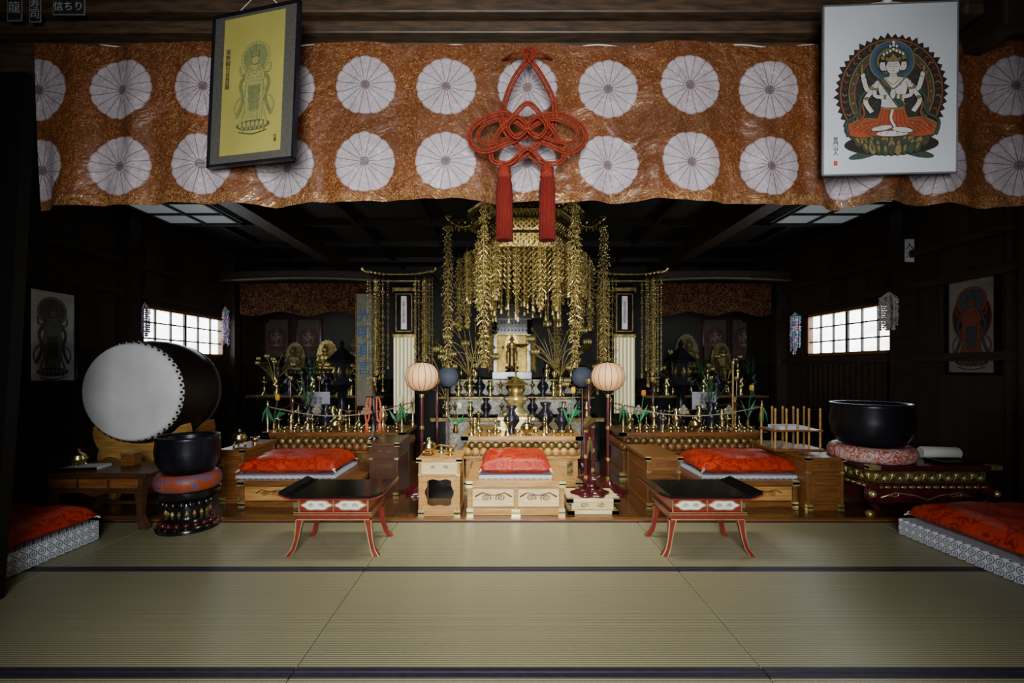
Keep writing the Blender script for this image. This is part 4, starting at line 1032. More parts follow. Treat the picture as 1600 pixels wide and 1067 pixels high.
for k in range(3):
    cx_=-w/2+.22+k*(w-.44)/2
    for sg in(-1,1): scroll(m,cx_+sg*.05,.097,.17,.07,GOLDB,sg)
m.tube([(-w/2+.14,.072,h-.265),(-w/2+.26,.072,h-.228),(-.10,.072,h-.248),(0,.072,h-.285),(.10,.072,h-.248),(w/2-.26,.072,h-.228),(w/2-.14,.072,h-.265)],.006,GOLDB,5)
part(m,'gilt_scrollwork',e)
m=MB()
for side in range(2):
    L_=w-.14 if side==0 else d-.14
    nn=int(L_/.06)
    for k in range(nn):
        u=-L_/2+L_*(k+.5)/nn; zz=h-.10+.012*(-1)**k
        if side==0:
            m.ball((u,.058,zz),(.024,.014,.022),GOLDB,8,5); m.tube([(u-.03,.055,h-.13),(u-.01,.048,h-.08),(u+.01,.048,h-.12),(u+.03,.055,h-.07)],.006,GOLDB,5); m.ball((u,.028,h-.172),(.028,.008,.012),GOLDB,8,4)
        else:
            m.ball((-w/2+.058,d/2+u,zz),(.014,.024,.022),GOLDB,8,5); m.tube([(-w/2+.053,d/2+u-.03,h-.12),(-w/2+.048,d/2+u,h-.075),(-w/2+.053,d/2+u+.03,h-.11)],.006,GOLDB,5); m.ball((-w/2+.028,d/2+u,h-.172),(.008,.028,.012),GOLDB,8,4)
for sx in(-1,1): m.box(min(sx*w/2,sx*(w/2-.08)),max(sx*w/2,sx*(w/2-.08)),-.004,.06,h-.032,h+.002,GOLDB)
part(m,'gilt_carving',e)
for sx in(-1,1):
    for y,sy in((.07,-1),(d-.07,1)):
        l=MB(); x=sx*(w/2-.08)
        l.tube(spline([(x,y,h-.17),(x+sx*.05,y+sy*.03,h-.24),(x+sx*.01,y,.12),(x-sx*.03,y,.06),(x+sx*.03,y+sy*.02,.025)],5),[.05,.05,.049,.047,.045,.042,.04,.036,.033,.031,.03,.028,.027,.026,.026,.027,.028,.03,.031,.03,.024],MAROON,10)
        l.ball((x+sx*.05,y+sy*.03-.02,h-.22),(.03,.04,.03),GOLDB,8,5); l.ball((x+sx*.05,y+sy*.03,.035),(.035,.035,.035),GOLD,8,5)
        part(l,'leg',e)
gx=X(1356,3.83)
ringcushion('white and red brocade ring cushion under large gong',(gx,3.80,.42),.305,.125,GONGC)
gong('bowl_gong','large black bronze bowl gong on white red cushion',(gx,3.80,.522),.286,.365,BLKM)
m=MB(); m.lathe([(.045,-.14),(.05,-.13),(.05,.13),(.045,.14)],WHITEP,(0,0,.05),16,axis='x'); solo(m,'cloth_roll','rolled white cloth lying on lacquer table','cloth roll',(3.62,3.80,.42),rz=-.15)
m=MB(); m.box(-.14,.14,-.09,.09,0,.012,BLK); m.box(-.14,.14,-.09,-.08,.012,.03,BLK); m.box(-.14,.14,.08,.09,.012,.03,BLK); m.box(-.14,-.13,-.09,.09,.012,.03,BLK); m.box(.13,.14,-.09,.09,.012,.03,BLK); solo(m,'lacquer_tray','shallow black lacquer tray on table','tray',(3.55,3.62,.42))

# ================================================================ STRANDS
def strand(m,x,y,z,L,mm,w=.018,step=.032,bell_=True):
    m.tube([(x,y,z),(x,y,z-L)],.0018,mm,4,smooth=False); k=0; q=z-.02
    while q>z-L:
        s=w*(.6+.8*R.random())
        if k%3==0:
            for a in range(5):
                b=a*2*pi/5+R.random(); m.octa((x+s*.9*cos(b),y+s*.9*sin(b),q+R.uniform(-.004,.004)),s*.32,mm,s*.22)
        elif k%3==1: m.octa((x,y,q),s*.45,mm,s*.9)
        else:
            for a in range(3):
                b=a*2*pi/3+R.random(); m.octa((x+s*.7*cos(b),y+s*.7*sin(b),q-.006),s*.28,mm,s*.5)
        q-=step*R.uniform(.85,1.15); k+=1
    if bell_: m.lathe([(.002,.012),(w*.6,.0),(w*.9,-.03),(0,-.03)],mm,(x,y,z-L),6,smooth=False)
def bigpend(m,x,y,z,tiers,w,mm,m2=None):
    """string of small filigree flowers with fine drops"""
    m2=m2 or mm; Ltot=tiers*w*.75; q=z
    m.tube([(x,y,z+.05),(x,y,z-Ltot)],.003,mm,5)
    while q>z-Ltot:
        f=(z-q)/Ltot; r=w*(.22+.16*sin(pi*f)+.10*R.random())
        for k in range(9):
            a=2*pi*k/9+R.random()*.7; rr=r*R.uniform(.45,1.15); zz=q-R.uniform(.012,.050)
            m.tube([(x+r*.2*cos(a),y+r*.2*sin(a),q),(x+rr*cos(a),y+rr*sin(a),zz)],.0013,m2,3,smooth=False)
            m.octa((x+rr*cos(a),y+rr*sin(a),zz),.0062,m2 if R.random()>.35 else GOLDD,.009)
            m.octa((x+rr*.7*cos(a+.3),y+rr*.7*sin(a+.3),q-R.uniform(.0,.03)),.0052,m2,.006)
        q-=.042
    m.lathe([(.004,.0),(w*.14,-.02),(w*.17,-.045),(0,-.045)],mm,(x,y,q+.02),8,smooth=False)

ccx,ccy=X(822,4.45),4.5
e=thing('altar_canopy','gilt hexagonal hanging canopy dripping with beaded gold pendants','canopy',(ccx,ccy,2.25))
m=MB(); 
m.lathe([(.42,.0),(.50,.015),(.50,.04),(.45,.055),(.45,.15),(.50,.165),(.50,.185),(.44,.20),(.44,.29),(.53,.31),(.55,.34),(.42,.36),(.43,.42),(.56,.45),(.58,.48),(.14,.60)],GOLDD,n=6,smooth=False)
m.lathe([(.14,.595),(.10,.61),(.04,.62)],GOLDD,n=12); part(m,'canopy_body',e)
m=MB()
for k in range(6):
    a0=2*pi*k/6;a1=2*pi*(k+1)/6
    for t in range(18):
        u=(t+.5)/18
        for zz,rr,s_ in((.085,.453,.014),(.12,.453,.014),(.225,.443,.014),(.265,.443,.014),(.027,.505,.011),(.175,.503,.009),(.39,.44,.015)):
            x=rr*(cos(a0)*(1-u)+cos(a1)*u); y=rr*(sin(a0)*(1-u)+sin(a1)*u)
            m.octa((x,y,zz+.010*(-1)**t),s_*R.uniform(.7,1.15),(GOLDS,GOLD,GOLDD)[int(R.random()*3)],s_*1.3)
        for rr,zz in((.55,.325),(.58,.45)):
            x=rr*(cos(a0)*(1-u)+cos(a1)*u); y=rr*(sin(a0)*(1-u)+sin(a1)*u); m.octa((x,y,zz-.02),.009,GOLDS,.03)
part(m,'openwork_carving',e,'raised gold floral carving')
for k in range(6):
    a=2*pi*k/6; am=MB(); am.tube(spline([(.5*cos(a),.5*sin(a),.36),(.62*cos(a),.62*sin(a),.32),(.72*cos(a),.72*sin(a),.36),(.79*cos(a),.79*sin(a),.43),(.73*cos(a),.73*sin(a),.42)],5),.011,GOLD,6)
    for q in range(8): am.octa((( .53+.033*q)*cos(a),(.53+.033*q)*sin(a),.37+.025*(q%2)),.018,GOLD,.022); am.octa((( .53+.033*q)*cos(a),(.53+.033*q)*sin(a),.30+.02*(q%2)),.012,GOLDS,.03)
    am.tube([(.76*cos(a),.76*sin(a),.40),(.76*cos(a),.76*sin(a),.36)],.003,GOLDD,4)
    part(am,'curved_arm',e)
for k in range(6):
    a=2*pi*k/6
    b=MB(); bigpend(b,.77*cos(a),.77*sin(a),.34,12,.15,GOLD,GOLDS); part(b,'tiered_pendant',e)
for px,r_,t_ in ((748,-.44,6),(870,-.44,6),(730,-.1,7),(908,-.1,7),(718,.2,7),(922,.2,7),(775,-.50,5),(845,-.50,6)):
    b=MB(); bigpend(b,X(px,4.5+r_)-ccx,r_,.05,t_,.13,GOLD,GOLDS); part(b,'tiered_pendant',e)
for k in range(46):
    a=2*pi*k/46+R.uniform(-.04,.04); rr=.44+.12*R.random(); b=MB()
    L_=.32+.26*max(0,-sin(a))*R.random()+.16*R.random()
    strand(b,rr*cos(a)*1.12,rr*sin(a),.03,L_,(GOLDS,GOLD,GOLDS)[k%3],.014,.019); part(b,'beaded_strand',e)
for k in range(24):
    a=2*pi*k/24; b=MB(); strand(b,.34*cos(a),.34*sin(a),.0,.46+.22*R.random(),(GOLD,GOLDS)[k%2],.014,.020); part(b,'beaded_strand',e)
for ring,dz_ in ((.54,0),(.40,-.03)):
    b=MB(); NC=84 if ring>.5 else 60
    for k in range(NC):
        a=2*pi*k/NC; ny=int(9+5*abs(sin(3*a))+3*max(0,-sin(a))+3*R.random()); prev=None
        for j in range(ny):
            aa=a+(pi/NC if j%2 else 0); p=(ring*cos(aa)*1.10,ring*sin(aa),.015+dz_-.026*j)
            b.octa(p,.0085*R.uniform(.7,1.2),(GOLDS,GOLD,GOLDD)[int(R.random()*3)],.010)
            if prev: b.tube([prev,p],.0014,GOLD,3,smooth=False)
            prev=p
    part(b,'bead_net',e,'net of fine gold beads',kind='stuff')

for (px,tx) in ((632,'南\n無\n大\n師\n遍\n照\n金\n剛'),(975,'南\n無\n本\n尊\n薬\n師\n如\n来')):
    d=5.47; x=X(px,d)
    e=thing('plaque_pillar','black altar pillar with gilt framed plaque and striped gold hanging','pillar',(x,d,0))
    m=MB(); m.box(-.12,.12,0,.12,0,2.12,BLK); m.box(-.14,.14,-.02,.15,0,.10,BLK); m.box(-.14,.14,-.03,.15,2.08,2.14,GOLDD); part(m,'pillar_shaft',e,bevel=.004)
    m=MB(); m.grid(lambda a,b:(-.125+.25*a,-.02,Z(645,d)+(Z(525,d)-Z(645,d))*b),4,4,STRIPE); m.box(-.135,.135,-.026,-.002,Z(527,d),Z(522,d),GOLD); part(m,'striped_hanging',e,'gold and white striped cloth')
    z0,z1=Z(522,d),Z(455,d)
    m=MB(); m.box(-.125,.125,-.03,0,z0,z1,BLK); 
    for a in((-.10,-.09,z0+.03,z1-.03),(.09,.10,z0+.03,z1-.03),(-.10,.10,z0+.03,z0+.04),(-.10,.10,z1-.04,z1-.03)): m.box(a[0],a[1],-.036,-.03,a[2],a[3],GOLDD)
    m.box(-.033,.033,-.036,-.03,z0+.06,z1-.06,WHITEP); part(m,'plaque',e)
    text(tx,.040,flat((.02,.02,.02)),'plaque_lettering',e,(0,-.038,(z0+z1)/2),label='vertical black characters',line=.82)
    r=MB(); zr=Z(440,d)
    pts=[]
    for k in range(17):
        u=-1+2*k/16; pts.append((u*.37,zr+.03+.045*abs(u)**3))
    lo=[(p[0]*.96,p[1]-.03) for p in pts][::-1]
    r.prism(pts+lo,-.26,.20,BLK); r.prism([(p[0]*1.0,p[1]+.014) for p in pts]+[(p[0],p[1]) for p in pts][::-1],-.265,.20,GOLD); r.box(-.22,.22,-.2,.15,zr-.04,zr+.01,BLK); r.box(-.225,.225,-.205,-.2,zr-.035,zr-.02,GOLD)
    for sg in(-1,1):
        r.tube(spline([(sg*.34,-.25,zr+.06),(sg*.40,-.28,zr+.075),(sg*.42,-.29,zr+.11)],4),.014,GOLDS)
        for q in range(5): r.octa((sg*(.18+.045*q),-.27,zr+.04+.008*q),.016,GOLDS,.02)
    part(r,'curved_roof',e,'gilt curved eave')
    for k in range(25):
        u=-1+2*k/24
        if abs(u)<.40: continue
        b=MB(); L_=.90+.45*R.random(); strand(b,u*.37+R.uniform(-.012,.012),-.24+.06*(k%3)/2,zr+.01,L_,(GOLDS,GOLD,GOLDS)[k%3],.015,.024); part(b,'beaded_strand',e)
    for sg in(-1,1):
        b=MB(); bigpend(b,sg*.28,-.20,zr+.0,14,.10,GOLD,GOLDS); part(b,'tiered_pendant',e)

BLUI=flat((.012,.075,.20))
CREAM=mat('cream_panel',(.15,.135,.085),.7)
for px,tx in ((570,'光\n明\n真\n言'),):
    d=5.75; e=thing('calligraphy_screen','tall cream panel with blue brush calligraphy and gilt edge','screen',(X(px,d),d,0))
    w=.22; z0,z1=.0,Z(457,d)
    m=MB(); m.box(-w/2,w/2,0,.02,z0,z1,BLK); m.box(-w/2+.012,w/2-.012,-.003,0,.7,z1-.012,CREAM); 
    for sg in(-1,1): m.box(sg*w/2-.006,sg*w/2+.006,-.006,.022,0,z1,GOLDD)
    m.box(-w/2-.03,w/2+.03,-.06,.08,0,.05,BLK); part(m,'panel',e)
    text(tx,.20,BLUI,'calligraphy',e,(0,-.005,1.50),line=1.1)

# ================================================================ STATUES
def statue(label,loc,s,mm,halo=True,rz=0,grp=None,base=BLK,stand=False,hm=None):
    e=thing('standing_statue' if stand else 'seated_statue',label,'statue',loc,rz,grp)
    b=MB(); b.lathe([(.17*s,0),(.17*s,.03*s),(.13*s,.05*s),(.11*s,.08*s),(.15*s,.12*s),(.16*s,.14*s)],base,n=24)
    for k in range(14):
        a=2*pi*k/14; b.ball((.145*s*cos(a),.145*s*sin(a),.115*s),(.035*s,.035*s,.035*s),mm,6,4)
    part(b,'lotus_base',e)
    m=MB(); z=.14*s
    if stand:
        m.lathe([(.09*s,0),(.085*s,.1*s),(.075*s,.3*s),(.085*s,.42*s)],mm,(0,0,z),18,sy=.7); z+=.36*s
        for sg in(-1,1): m.tube([(sg*.09*s,0,z+.15*s),(sg*.13*s,-.01*s,z-.05*s),(sg*.12*s,-.01*s,z-.28*s)],[.03*s,.025*s,.015*s],mm,8)
    else:
        m.ball((0,-.01*s,z+.045*s),(.165*s,.12*s,.055*s),mm,16,8)
        for sg in(-1,1): m.tube([(sg*.05*s,0,z+.05*s),(sg*.14*s,-.05*s,z+.045*s),(sg*.02*s,-.11*s,z+.05*s)],[.05*s,.045*s,.03*s],mm,10)
    m.lathe([(.085*s,.05*s),(.08*s,.12*s),(.095*s,.2*s),(.085*s,.25*s),(.04*s,.275*s),(.032*s,.30*s)],mm,(0,0,z),18,sy=.7)
    for sg in(-1,1): m.tube([(sg*.085*s,0,z+.24*s),(sg*.125*s,-.01*s,z+.15*s),(sg*.09*s,-.07*s,z+.10*s),(sg*.01*s,-.10*s,z+.10*s)],[.033*s,.032*s,.026*s,.022*s],mm,10)
    m.ball((0,-.01*s,z+.345*s),(.05*s,.052*s,.062*s),mm,14,10); m.ball((0,0,z+.41*s),(.03*s,.03*s,.028*s),mm,10,6)
    m.ball((0,-.06*s,z+.34*s),(.008*s,.012*s,.015*s),mm,6,4)
    for sg in(-1,1): m.ball((sg*.052*s,0,z+.335*s),(.009*s,.015*s,.03*s),mm,6,5)
    o=part(m,'figure',e); rm=o.modifiers.new('r','REMESH'); rm.mode='VOXEL'; rm.voxel_size=.008*s; rm.use_smooth_shade=True
    if halo:
        hm=hm or GOLDD
        h=MB(); h.lathe([(.001,.05*s),(.11*s,.052*s)],hm,(0,0,z+.34*s),24,axis='y')
        h.prism([(.17*s*cos(a)*(1+.05*(k%2)),z+.22*s+.28*s*sin(a)*(1+.05*(k%2))) for k,a in enumerate([2*pi*q/40 for q in range(40)])],.085*s,.095*s,hm); part(h,'halo',e,'flame-edged gilt halo')
    return e
d=6.5; zx=X(800,d); ztop=1.02
DG=mat('deep_gold_lining',(.42,.28,.06),.45,.6,(.20,.12,.02),14,bump=.4)
e=thing('miniature_shrine','black lacquer miniature shrine with open gilt doors','shrine',(zx,6.45,ztop))
m=MB(); w=.56; hh=.95
m.box(-w/2,w/2,0,.4,0,.10,BLK); m.box(-w/2,-w/2+.07,0,.4,.10,hh,BLK); m.box(w/2-.07,w/2,0,.4,.10,hh,BLK); m.box(-w/2,w/2,.37,.4,.1,hh,BLK); m.box(-w/2,w/2,0,.4,hh-.32,hh-.1,BLK)
m.prism([(-.42,hh-.10),(.42,hh-.10),(.36,hh-.04),(.18,hh+.03),(0,hh+.12),(-.18,hh+.03),(-.36,hh-.04)],-.08,.42,BLK); part(m,'cabinet',e,bevel=.004)
m=MB(); m.box(-w/2+.071,w/2-.071,.35,.369,.10,hh-.32,DG); 
for x in(-w/2+.055,w/2-.067): m.box(x,x+.012,-.004,0,.1,hh-.32,GOLD)
m.box(-w/2+.055,w/2-.055,-.004,0,hh-.32,hh-.31,GOLD); m.tube([(-.4,-.085,hh-.1),(-.2,-.085,hh+.0),(0,-.085,hh+.1),(.2,-.085,hh),(.4,-.085,hh-.1)],.008,GOLDD)
for k in range(9): m.octa((-.20+.05*k,-.006,hh-.26),.012,GOLD,.016); m.octa((-.20+.05*k,-.006,hh-.16),.010,GOLDD,.014)
part(m,'gilt_lining',e)
for sg in(-1,1):
    dd=MB(); dd.M=Matrix.Translation((sg*w/2,0,0))@Matrix.Rotation(-sg*radians(74),4,'Z')
    x0,x1=sorted((0,sg*.18)); dd.box(x0,x1,-.02,-.0,.1,hh-.32,GOLDD); 
    for k in range(5): dd.box(x0+.02+k*.03,x0+.03+k*.03,-.026,-.02,.13,hh-.35,GOLD)
    part(dd,'shrine_door',e,'gilt slatted door')
statue('slim gilt standing buddha statue inside black miniature shrine',(zx,6.66,ztop+.10),.56,GOLDD,True,stand=True,hm=GOLD)

e=thing('gilt_reliquary','gilt tiered reliquary pagoda standing on central altar','reliquary',(X(806,5.0),5.0,.5))
m=MB(); m.box(-.22,.22,-.16,.16,0,.05,GOLDB); m.box(-.17,.17,-.13,.13,.05,.12,GOLDB); m.box(-.2,.2,-.15,.15,.12,.15,GOLDB); part(m,'base',e,bevel=.004)
m=MB(); m.lathe([(.14,.15),(.15,.18),(.10,.21),(.07,.25),(.10,.29),(.13,.33),(.13,.36),(.06,.37)],GOLDB,n=24,fl=lambda a:1+.05*cos(12*a)); part(m,'lotus_dish',e)
m=MB(); m.lathe([(.06,.36),(.085,.40),(.085,.46),(.05,.49)],GOLD,n=20); m.lathe([(.05,.48),(.17,.49),(.18,.505),(.06,.56),(.03,.58)],GOLD,n=4,smooth=False,ph=pi/4); part(m,'drum_and_roof',e)
m=MB(); m.tube([(0,0,.57),(0,0,.74)],.007,GOLD)
for k in range(6): m.lathe([(.008,0),(.025-.002*k,.004),(.008,.008)],GOLD,(0,0,.60+.02*k),12)
m.ball((0,0,.745),.014,GOLDB); part(m,'spire',e)

def lotus_arr(x,y,z,s,grp):
    e=thing('gilt_lotus_arrangement','gilt metal lotus flowers and leaves in brass vase','altar flowers',(x,y,z),group=grp)
    v=vase(.22*s,.07*s); part(v,'vase',e)
    for k in range(9):
        a=R.uniform(-1.1,1.1); L_=s*R.uniform(.35,.66); dx_=sin(a)*L_; yy=R.uniform(-.1,.03)*s
        st=MB(); top=(dx_*.75,yy,.2*s+cos(a)*L_)
        st.tube(spline([(0,0,.2*s),(dx_*.25,yy*.5,.2*s+cos(a)*L_*.5),top],4),.0045*s,GOLD,5); part(st,'stem',e)
        f=MB()
        if k%3==2:
            f.lathe([(.002,-.01),(.05*s,.005),(.085*s,.03*s)],GOLD,top,12,fl=lambda q:1+.12*sin(5*q)); part(f,'leaf',e)
        else:
            for t in range(8):
                b=2*pi*t/8; r_=.022*s if t%2 else .035*s
                f.ball((top[0]+r_*cos(b),top[1]+r_*sin(b),top[2]+.02*s),(.014*s,.014*s,.036*s),GOLDS,6,5)
            f.ball((top[0],top[1],top[2]+.015*s),.02*s,GOLD,6,5); part(f,'blossom',e)
    return e
for px in (733,877): lotus_arr(X(px,6.0),6.10,.80,1.25,'gilt lotus arrangements')
for px in (697,918): lotus_arr(X(px,5.8),5.86,.55,1.0,'gilt lotus arrangements')
for px in (868,742):
    e=thing('gilt_branch_spray','fine branching gilt spray rising above altar','altar flowers',(X(px,6.2),6.34,1.02),group='gilt branch sprays')
    m=MB(); m.lathe([(.04,0),(.02,.02),(.045,.09),(.02,.14)],BRASS,n=14); part(m,'vase',e)
    m=MB()
    for k in range(11):
        a=-1.0+2.0*k/10; L_=.45+.12*(k%3); pts=[(0,0,.13),(sin(a)*L_*.4,0,.13+.5*L_),(sin(a)*L_*.8,-.02*(k%3),.13+cos(a)*L_)]
        m.tube(spline(pts,4),.0035,GOLDS,4); m.octa(pts[-1],.02,GOLDB,.03)
    part(m,'branches',e)

def tulip(x,y,z,h,c,lab):
    e=thing('artificial_tulip',lab,'flower',(x,y,z))
    m=MB(); m.lathe([(.025,0),(.03,.02),(.02,.07),(.026,.09)],BRASS,n=12); part(m,'vase',e)
    m=MB(); m.tube(spline([(0,0,.05),(.01,0,h*.5),(.04,0,h)],5),.004,GREEN,5)
    for sg in(-1,1): m.add([(0,0,.08),(sg*.05,-.01,h*.45),(sg*.09,0,h*.75),(sg*.03,.01,h*.5)],[(0,1,2,3)],GREEN)
    m.add([(0,0,.08),(.07,-.02,h*.6),(.13,0,h*.55),(.05,.01,h*.4)],[(0,1,2,3)],GREEN)
    part(m,'stem',e)
    m=MB()
    for k in range(6):
        a=pi*k/3; m.ball((.04+.012*cos(a),.012*sin(a),h+.025),(.014,.014,.035),c,8,6)
    part(m,'blossom',e)
tulip(X(890,4.7),4.72,.5,.42,YEL,'yellow artificial tulip with green leaves in vase')
tulip(X(1176,5.2),5.3,.5,.42,YEL,'tall yellow artificial tulip on reddish altar')
tulip(X(712,4.75),4.75,.5,.26,flat((.5,.5,.45)),'pale artificial tulip with green leaves on altar')
tulip(X(1000,4.95),4.95,.5,.38,flat((.6,.15,.02)),'orange artificial tulip on reddish altar')
tulip(X(620,5.0),5.0,.5,.3,flat((.55,.5,.4)),'pale artificial tulip on dark altar')
tulip(X(428,5.0),5.0,.5,.33,YEL,'small yellow artificial tulip on dark altar')

def bronze_lantern(x,y,grp):
    e=thing('bronze_pedestal_lantern','black bronze hexagonal pedestal lantern beside altar','lantern',(x,y,0),group=grp)
    m=MB(); m.lathe([(.20,0),(.20,.08),(.14,.12),(.06,.2),(.05,.6),(.07,.64),(.05,.68),(.05,.88),(.14,.96)],BLKM,n=20); part(m,'post',e)
    m=MB(); m.lathe([(.14,.96),(.14,1.0),(.10,1.0),(.10,1.25),(.12,1.26)],BLKM,n=6,smooth=False)
    for k in range(6):
        a=2*pi*k/6+pi/6; m.octa((.09*cos(a),.09*sin(a),1.12),.03,GOLDD,.08)
    part(m,'fire_box',e)
    m=MB(); m.lathe([(.22,1.25),(.23,1.28),(.12,1.36),(.05,1.43),(.02,1.45),(.04,1.49),(.0,1.56)],BLKM,n=6,smooth=False); part(m,'roof',e)
bronze_lantern(X(532,5.9),5.95,'pair of bronze lanterns'); bronze_lantern(X(1066,5.9),5.95,'pair of bronze lanterns')

DSTAT=mat('darkened_gilt_wood',(.14,.105,.04),.5,.4,(.06,.043,.016),12)
for sg,x0,x1 in((-1,-3.7,-1.75),(1,2.0,3.75)):
    e=thing('side_altar','dark stepped side altar against plank wall','altar',((x0+x1)/2,6.5,0)); w=x1-x0
    m=MB(); m.box(-w/2,w/2,0,1.0,0,.78,BLK); m.box(-w/2,w/2,.4,1.0,.78,1.0,BLK); m.box(-w/2-.01,w/2+.01,-.01,1.0,.75,.785,GOLDD); part(m,'altar_body',e,bevel=.004)
    for k in range(6): m=MB(); u=-w/2+w*(k+.5)/6; m.box(u-.12,u+.12,-.008,0,.2,.65,BLK); part(m,'front_panel',e)
G='statues on side altars'
statue('small gilt seated statue with round gilt halo on side altar',(X(502,6.9),7.05,1.0),.95,GOLD,True,grp=G,hm=GOLDS)
statue('dark seated statue with halo on side altar',(X(448,6.9),7.1,1.0),.9,DSTAT,True,grp=G,hm=DSTAT)
statue('dark wooden seated statue on side altar',(X(550,7.0),7.1,1.0),1.1,DSTAT,False,grp=G)
statue('dark seated statue with dull halo near red frame',(X(1085,6.9),7.1,1.0),1.1,DSTAT,True,grp=G,hm=DSTAT)
statue('small dark seated statue on side altar',(X(1140,6.9),7.1,1.0),.9,DSTAT,True,grp=G,hm=DSTAT)
for k in range(10): put(('candlestick','brass_vase','bronze_jar')[k%3],-3.5+.18*k,6.6,.785,'vessels on side altars',1.6)
for k in range(9): put(('candlestick','brass_vase','bronze_jar')[k%3],2.15+.18*k,6.6,.785,'vessels on side altars',1.6)
for x in(-3.55,-3.05,-2.62,2.28,3.15,3.62): put('bronze_jar' if x<0 else 'brass_vase',x,7.1,1.0,'vessels on side altars',1.7)
for x in(-3.45,-2.35,2.5,3.3): lotus_arr(x,6.80,.785,.75,'gilt lotus arrangements')
for i,(x,y,z) in enumerate([(-2.0,6.72,.785),(-2.85,6.74,.785),(2.2,6.72,.785),(2.92,6.74,.785),(3.62,6.72,.785),(X(480,5.1),5.14,.5),(X(1110,5.2),5.2,.5)]):
    if i==0: FV.location=(x,y,z)
    else: dup(FV,(x,y,z),rz=i*1.1)
OS.location=(-2.60,6.72,.785)
for x in(2.72,3.12): dup(OS,(x,6.74,.785))
for px in (1120,1165,480,430):
    d=7.5; e=thing('framed_deity_panel','dim red framed deity painting on back wall','picture',(X(px,d),7.56,Z(530,d)),group='deity paintings on back wall')
    m=MB(); m.box(-.21,.21,0,.03,-.36,.36,MAROON); m.box(-.18,.18,-.004,0,-.33,.33,flat((.06,.045,.035))); part(m,'picture_frame',e)
    P=Paint(.2); seated_icon(P,tint=(.10,.04,.03)); part(P.mb,'painted_figure',e,loc=(0,-.005,0),recalc=False)
for px,py in((494,628),(1103,627)):
    d=5.62; e=thing('paper_notice','white paper notice on slim black stand behind altar','notice',(X(px,d),5.68,0),group='white paper notices')
    m=MB(); m.tube([(0,0,0),(0,0,.66)],.01,BLK); m.box(-.08,.08,-.05,.05,0,.02,BLK); part(m,'stand',e)
    m=MB(); m.box(-.15,.15,-.012,-.004,.66,.88,flat((.34,.34,.38))); part(m,'paper_sheet',e)
    text('奉 納\n御 供',.05,INK,'lettering',e,(0,-.014,.77))

def garland(x,y,z,L,cols_,lab,n=10,sp=.05,cat='garland'):
    e=thing('paper_crane_garland',lab,cat,(x,y,z))
    for k in range(n):
        m=MB(); ox=R.uniform(-sp,sp); oy=R.uniform(-sp,sp); LL=L*R.uniform(.8,1); m.tube([(0,0,0),(ox,oy,-.06),(ox,oy,-LL)],.002,WHITEP,4)
        q=.07; i=0
        while q<LL:
            c=cols_[int(i/3+k)%len(cols_)]; a=R.random()*6; s=.02
            m.add([(ox-s*cos(a),oy-s*sin(a),-q+.012),(ox+s*cos(a),oy+s*sin(a),-q+.012),(ox,oy,-q-.012),(ox-s*sin(a)*.5,oy+s*cos(a)*.5,-q+.004)],[(0,1,2),(0,1,3),(0,3,2),(1,3,2)],c); q+=.022; i+=1
        part(m,'crane_strand',e)
    return e
C=[flat((.5,.08,.10)),flat((.08,.2,.55)),flat((.6,.5,.5)),flat((.1,.4,.5)),flat((.5,.15,.35))]
garland(-3.82,6.20,Z(478,6.20),.55,C,'colourful folded paper crane garland hanging beside window',sp=.04)
garland(3.83,6.02,Z(487,6.02),.58,C[1:]+[C[2]],'blue and pink folded paper crane garland hanging beside window',sp=.04)
garland(3.79,4.50,Z(455,4.50),.40,[flat((.42,.38,.36)),flat((.3,.25,.24))],'bundle of white paper cranes hanging in front of window',26,.07)
garland(-3.84,4.84,Z(470,4.75),.40,[flat((.2,.12,.2)),flat((.1,.1,.2))],'dark bundle of folded cranes hanging on post',10,.04)

e=thing('rosary_stand','slim stand draped with orange cord and tassels','stand',(X(583,4.3),4.32,.5))
m=MB(); m.lathe([(.05,0),(.05,.012),(.01,.03),(.01,.40)],BLK,n=14); m.tube([(-.07,0,.40),(.07,0,.40)],.008,BLK); part(m,'stand_post',e)
OR=mat('orange_cord',(.42,.075,.012),.6,0,(.25,.035,.01),40)
for sg in(-1,1):
    m=MB(); m.tube(spline([(sg*.05,-.01,.40),(sg*.075,-.02,.28),(sg*.06,-.02,.16),(sg*.035,-.02,.24),(sg*.03,-.01,.40)],5),.009,OR); m.lathe([(.008,.0),(.018,-.02),(.022,-.10),(.0,-.10)],OR,(sg*.06,-.02,.16),12); part(m,'orange_tassel',e)
m=MB(); m.tube([(0,0,0),(0,0,.72)],[.012,.009],WOODL); m.lathe([(.035,0),(.035,.012),(.012,.03)],WOODL,n=12); m.octa((0,0,.73),.015,WOODL,.03); 
solo(m,'slim_wooden_pole','tall slim brown wooden pole standing on reddish altar','pole',(X(1145,5.0),5.0,.5))
p=MB(); p.tube([(0,0,0),(0,0,.75)],.013,MAROON); p.lathe([(.06,0),(.06,.015),(.014,.04)],MAROON,n=16); p.lathe([(.02,.75),(.035,.78),(.03,.79)],GOLD,n=14)
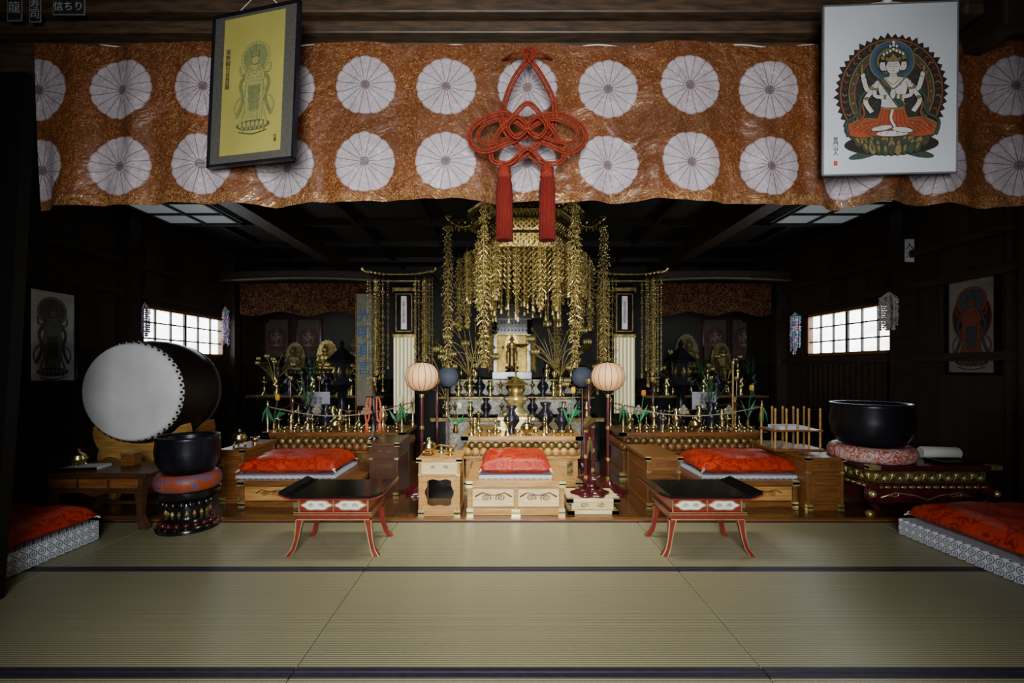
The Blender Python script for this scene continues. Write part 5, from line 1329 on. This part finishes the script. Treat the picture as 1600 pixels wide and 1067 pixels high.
pr_=solo(p,'tall_candle_stand','tall slim maroon candle stand with gilt cup','candle stand',(X(920,4.65),4.65,0),group='slim maroon candle stands'); pr_.scale=(1,1,1.35)
for px,y in((683,4.65),(455,5.9),(500,6.0),(585,5.35),(1020,5.35),(1110,6.0),(1150,5.9)): dup(pr_,(X(px,y),y,0))

# ================================================================ LIGHTS
def area(name,loc,tgt,sx,sy,power,col=(1,1,1),spread=pi):
    l=bpy.data.lights.new(name,'AREA'); l.shape='RECTANGLE'; l.size=sx; l.size_y=sy; l.energy=power; l.color=col; l.spread=spread
    o=bpy.data.objects.new(name,l); COL.objects.link(o); o.location=loc
    o.rotation_euler=(Vector(tgt)-Vector(loc)).to_track_quat('-Z','Y').to_euler(); return o
area('doorway_daylight',(0,-1.0,1.5),(0,4,.95),1.3,1.5,112,(.95,.98,1),radians(92))
area('window_daylight_a',(-3.9,5.65,1.6),(-1,4.0,.2),1.3,.5,13,(.85,.95,1),radians(130))
area('window_daylight_b',(3.9,5.3,1.6),(1,3.8,.2),1.2,.5,13,(.85,.95,1),radians(130))
area('sanctuary_fill',(.1,3.0,2.80),(.1,4.4,.2),1.0,.3,40,(1,.97,.88),radians(96))  # unseen area light added behind the curtain to brighten the central altar
def point(loc,p,c,r=.05):
    l=bpy.data.lights.new('lamp','POINT'); l.energy=p; l.color=c; l.shadow_soft_size=r; o=bpy.data.objects.new('lamp_glow',l); COL.objects.link(o); o.location=loc
point((zx,6.50,1.56),.9,(1,.75,.35),.03)
for px in(659,950): point((X(px,4.3),4.05,1.1),1.0,(1,.75,.5),.12)
w=bpy.data.worlds.new('w'); SC.world=w; w.use_nodes=True; w.node_tree.nodes['Background'].inputs[0].default_value=(.6,.75,1,1); w.node_tree.nodes['Background'].inputs[1].default_value=.022

cd=bpy.data.cameras.new('cam'); cam=bpy.data.objects.new('cam',cd); COL.objects.link(cam)
cam.location=(0,0,H); cam.rotation_euler=(pi/2,0,0); cd.sensor_width=36; cd.lens=F/1600*36; cd.shift_x=10/1600; cd.shift_y=41/1600; cd.clip_start=.05
SC.camera=cam
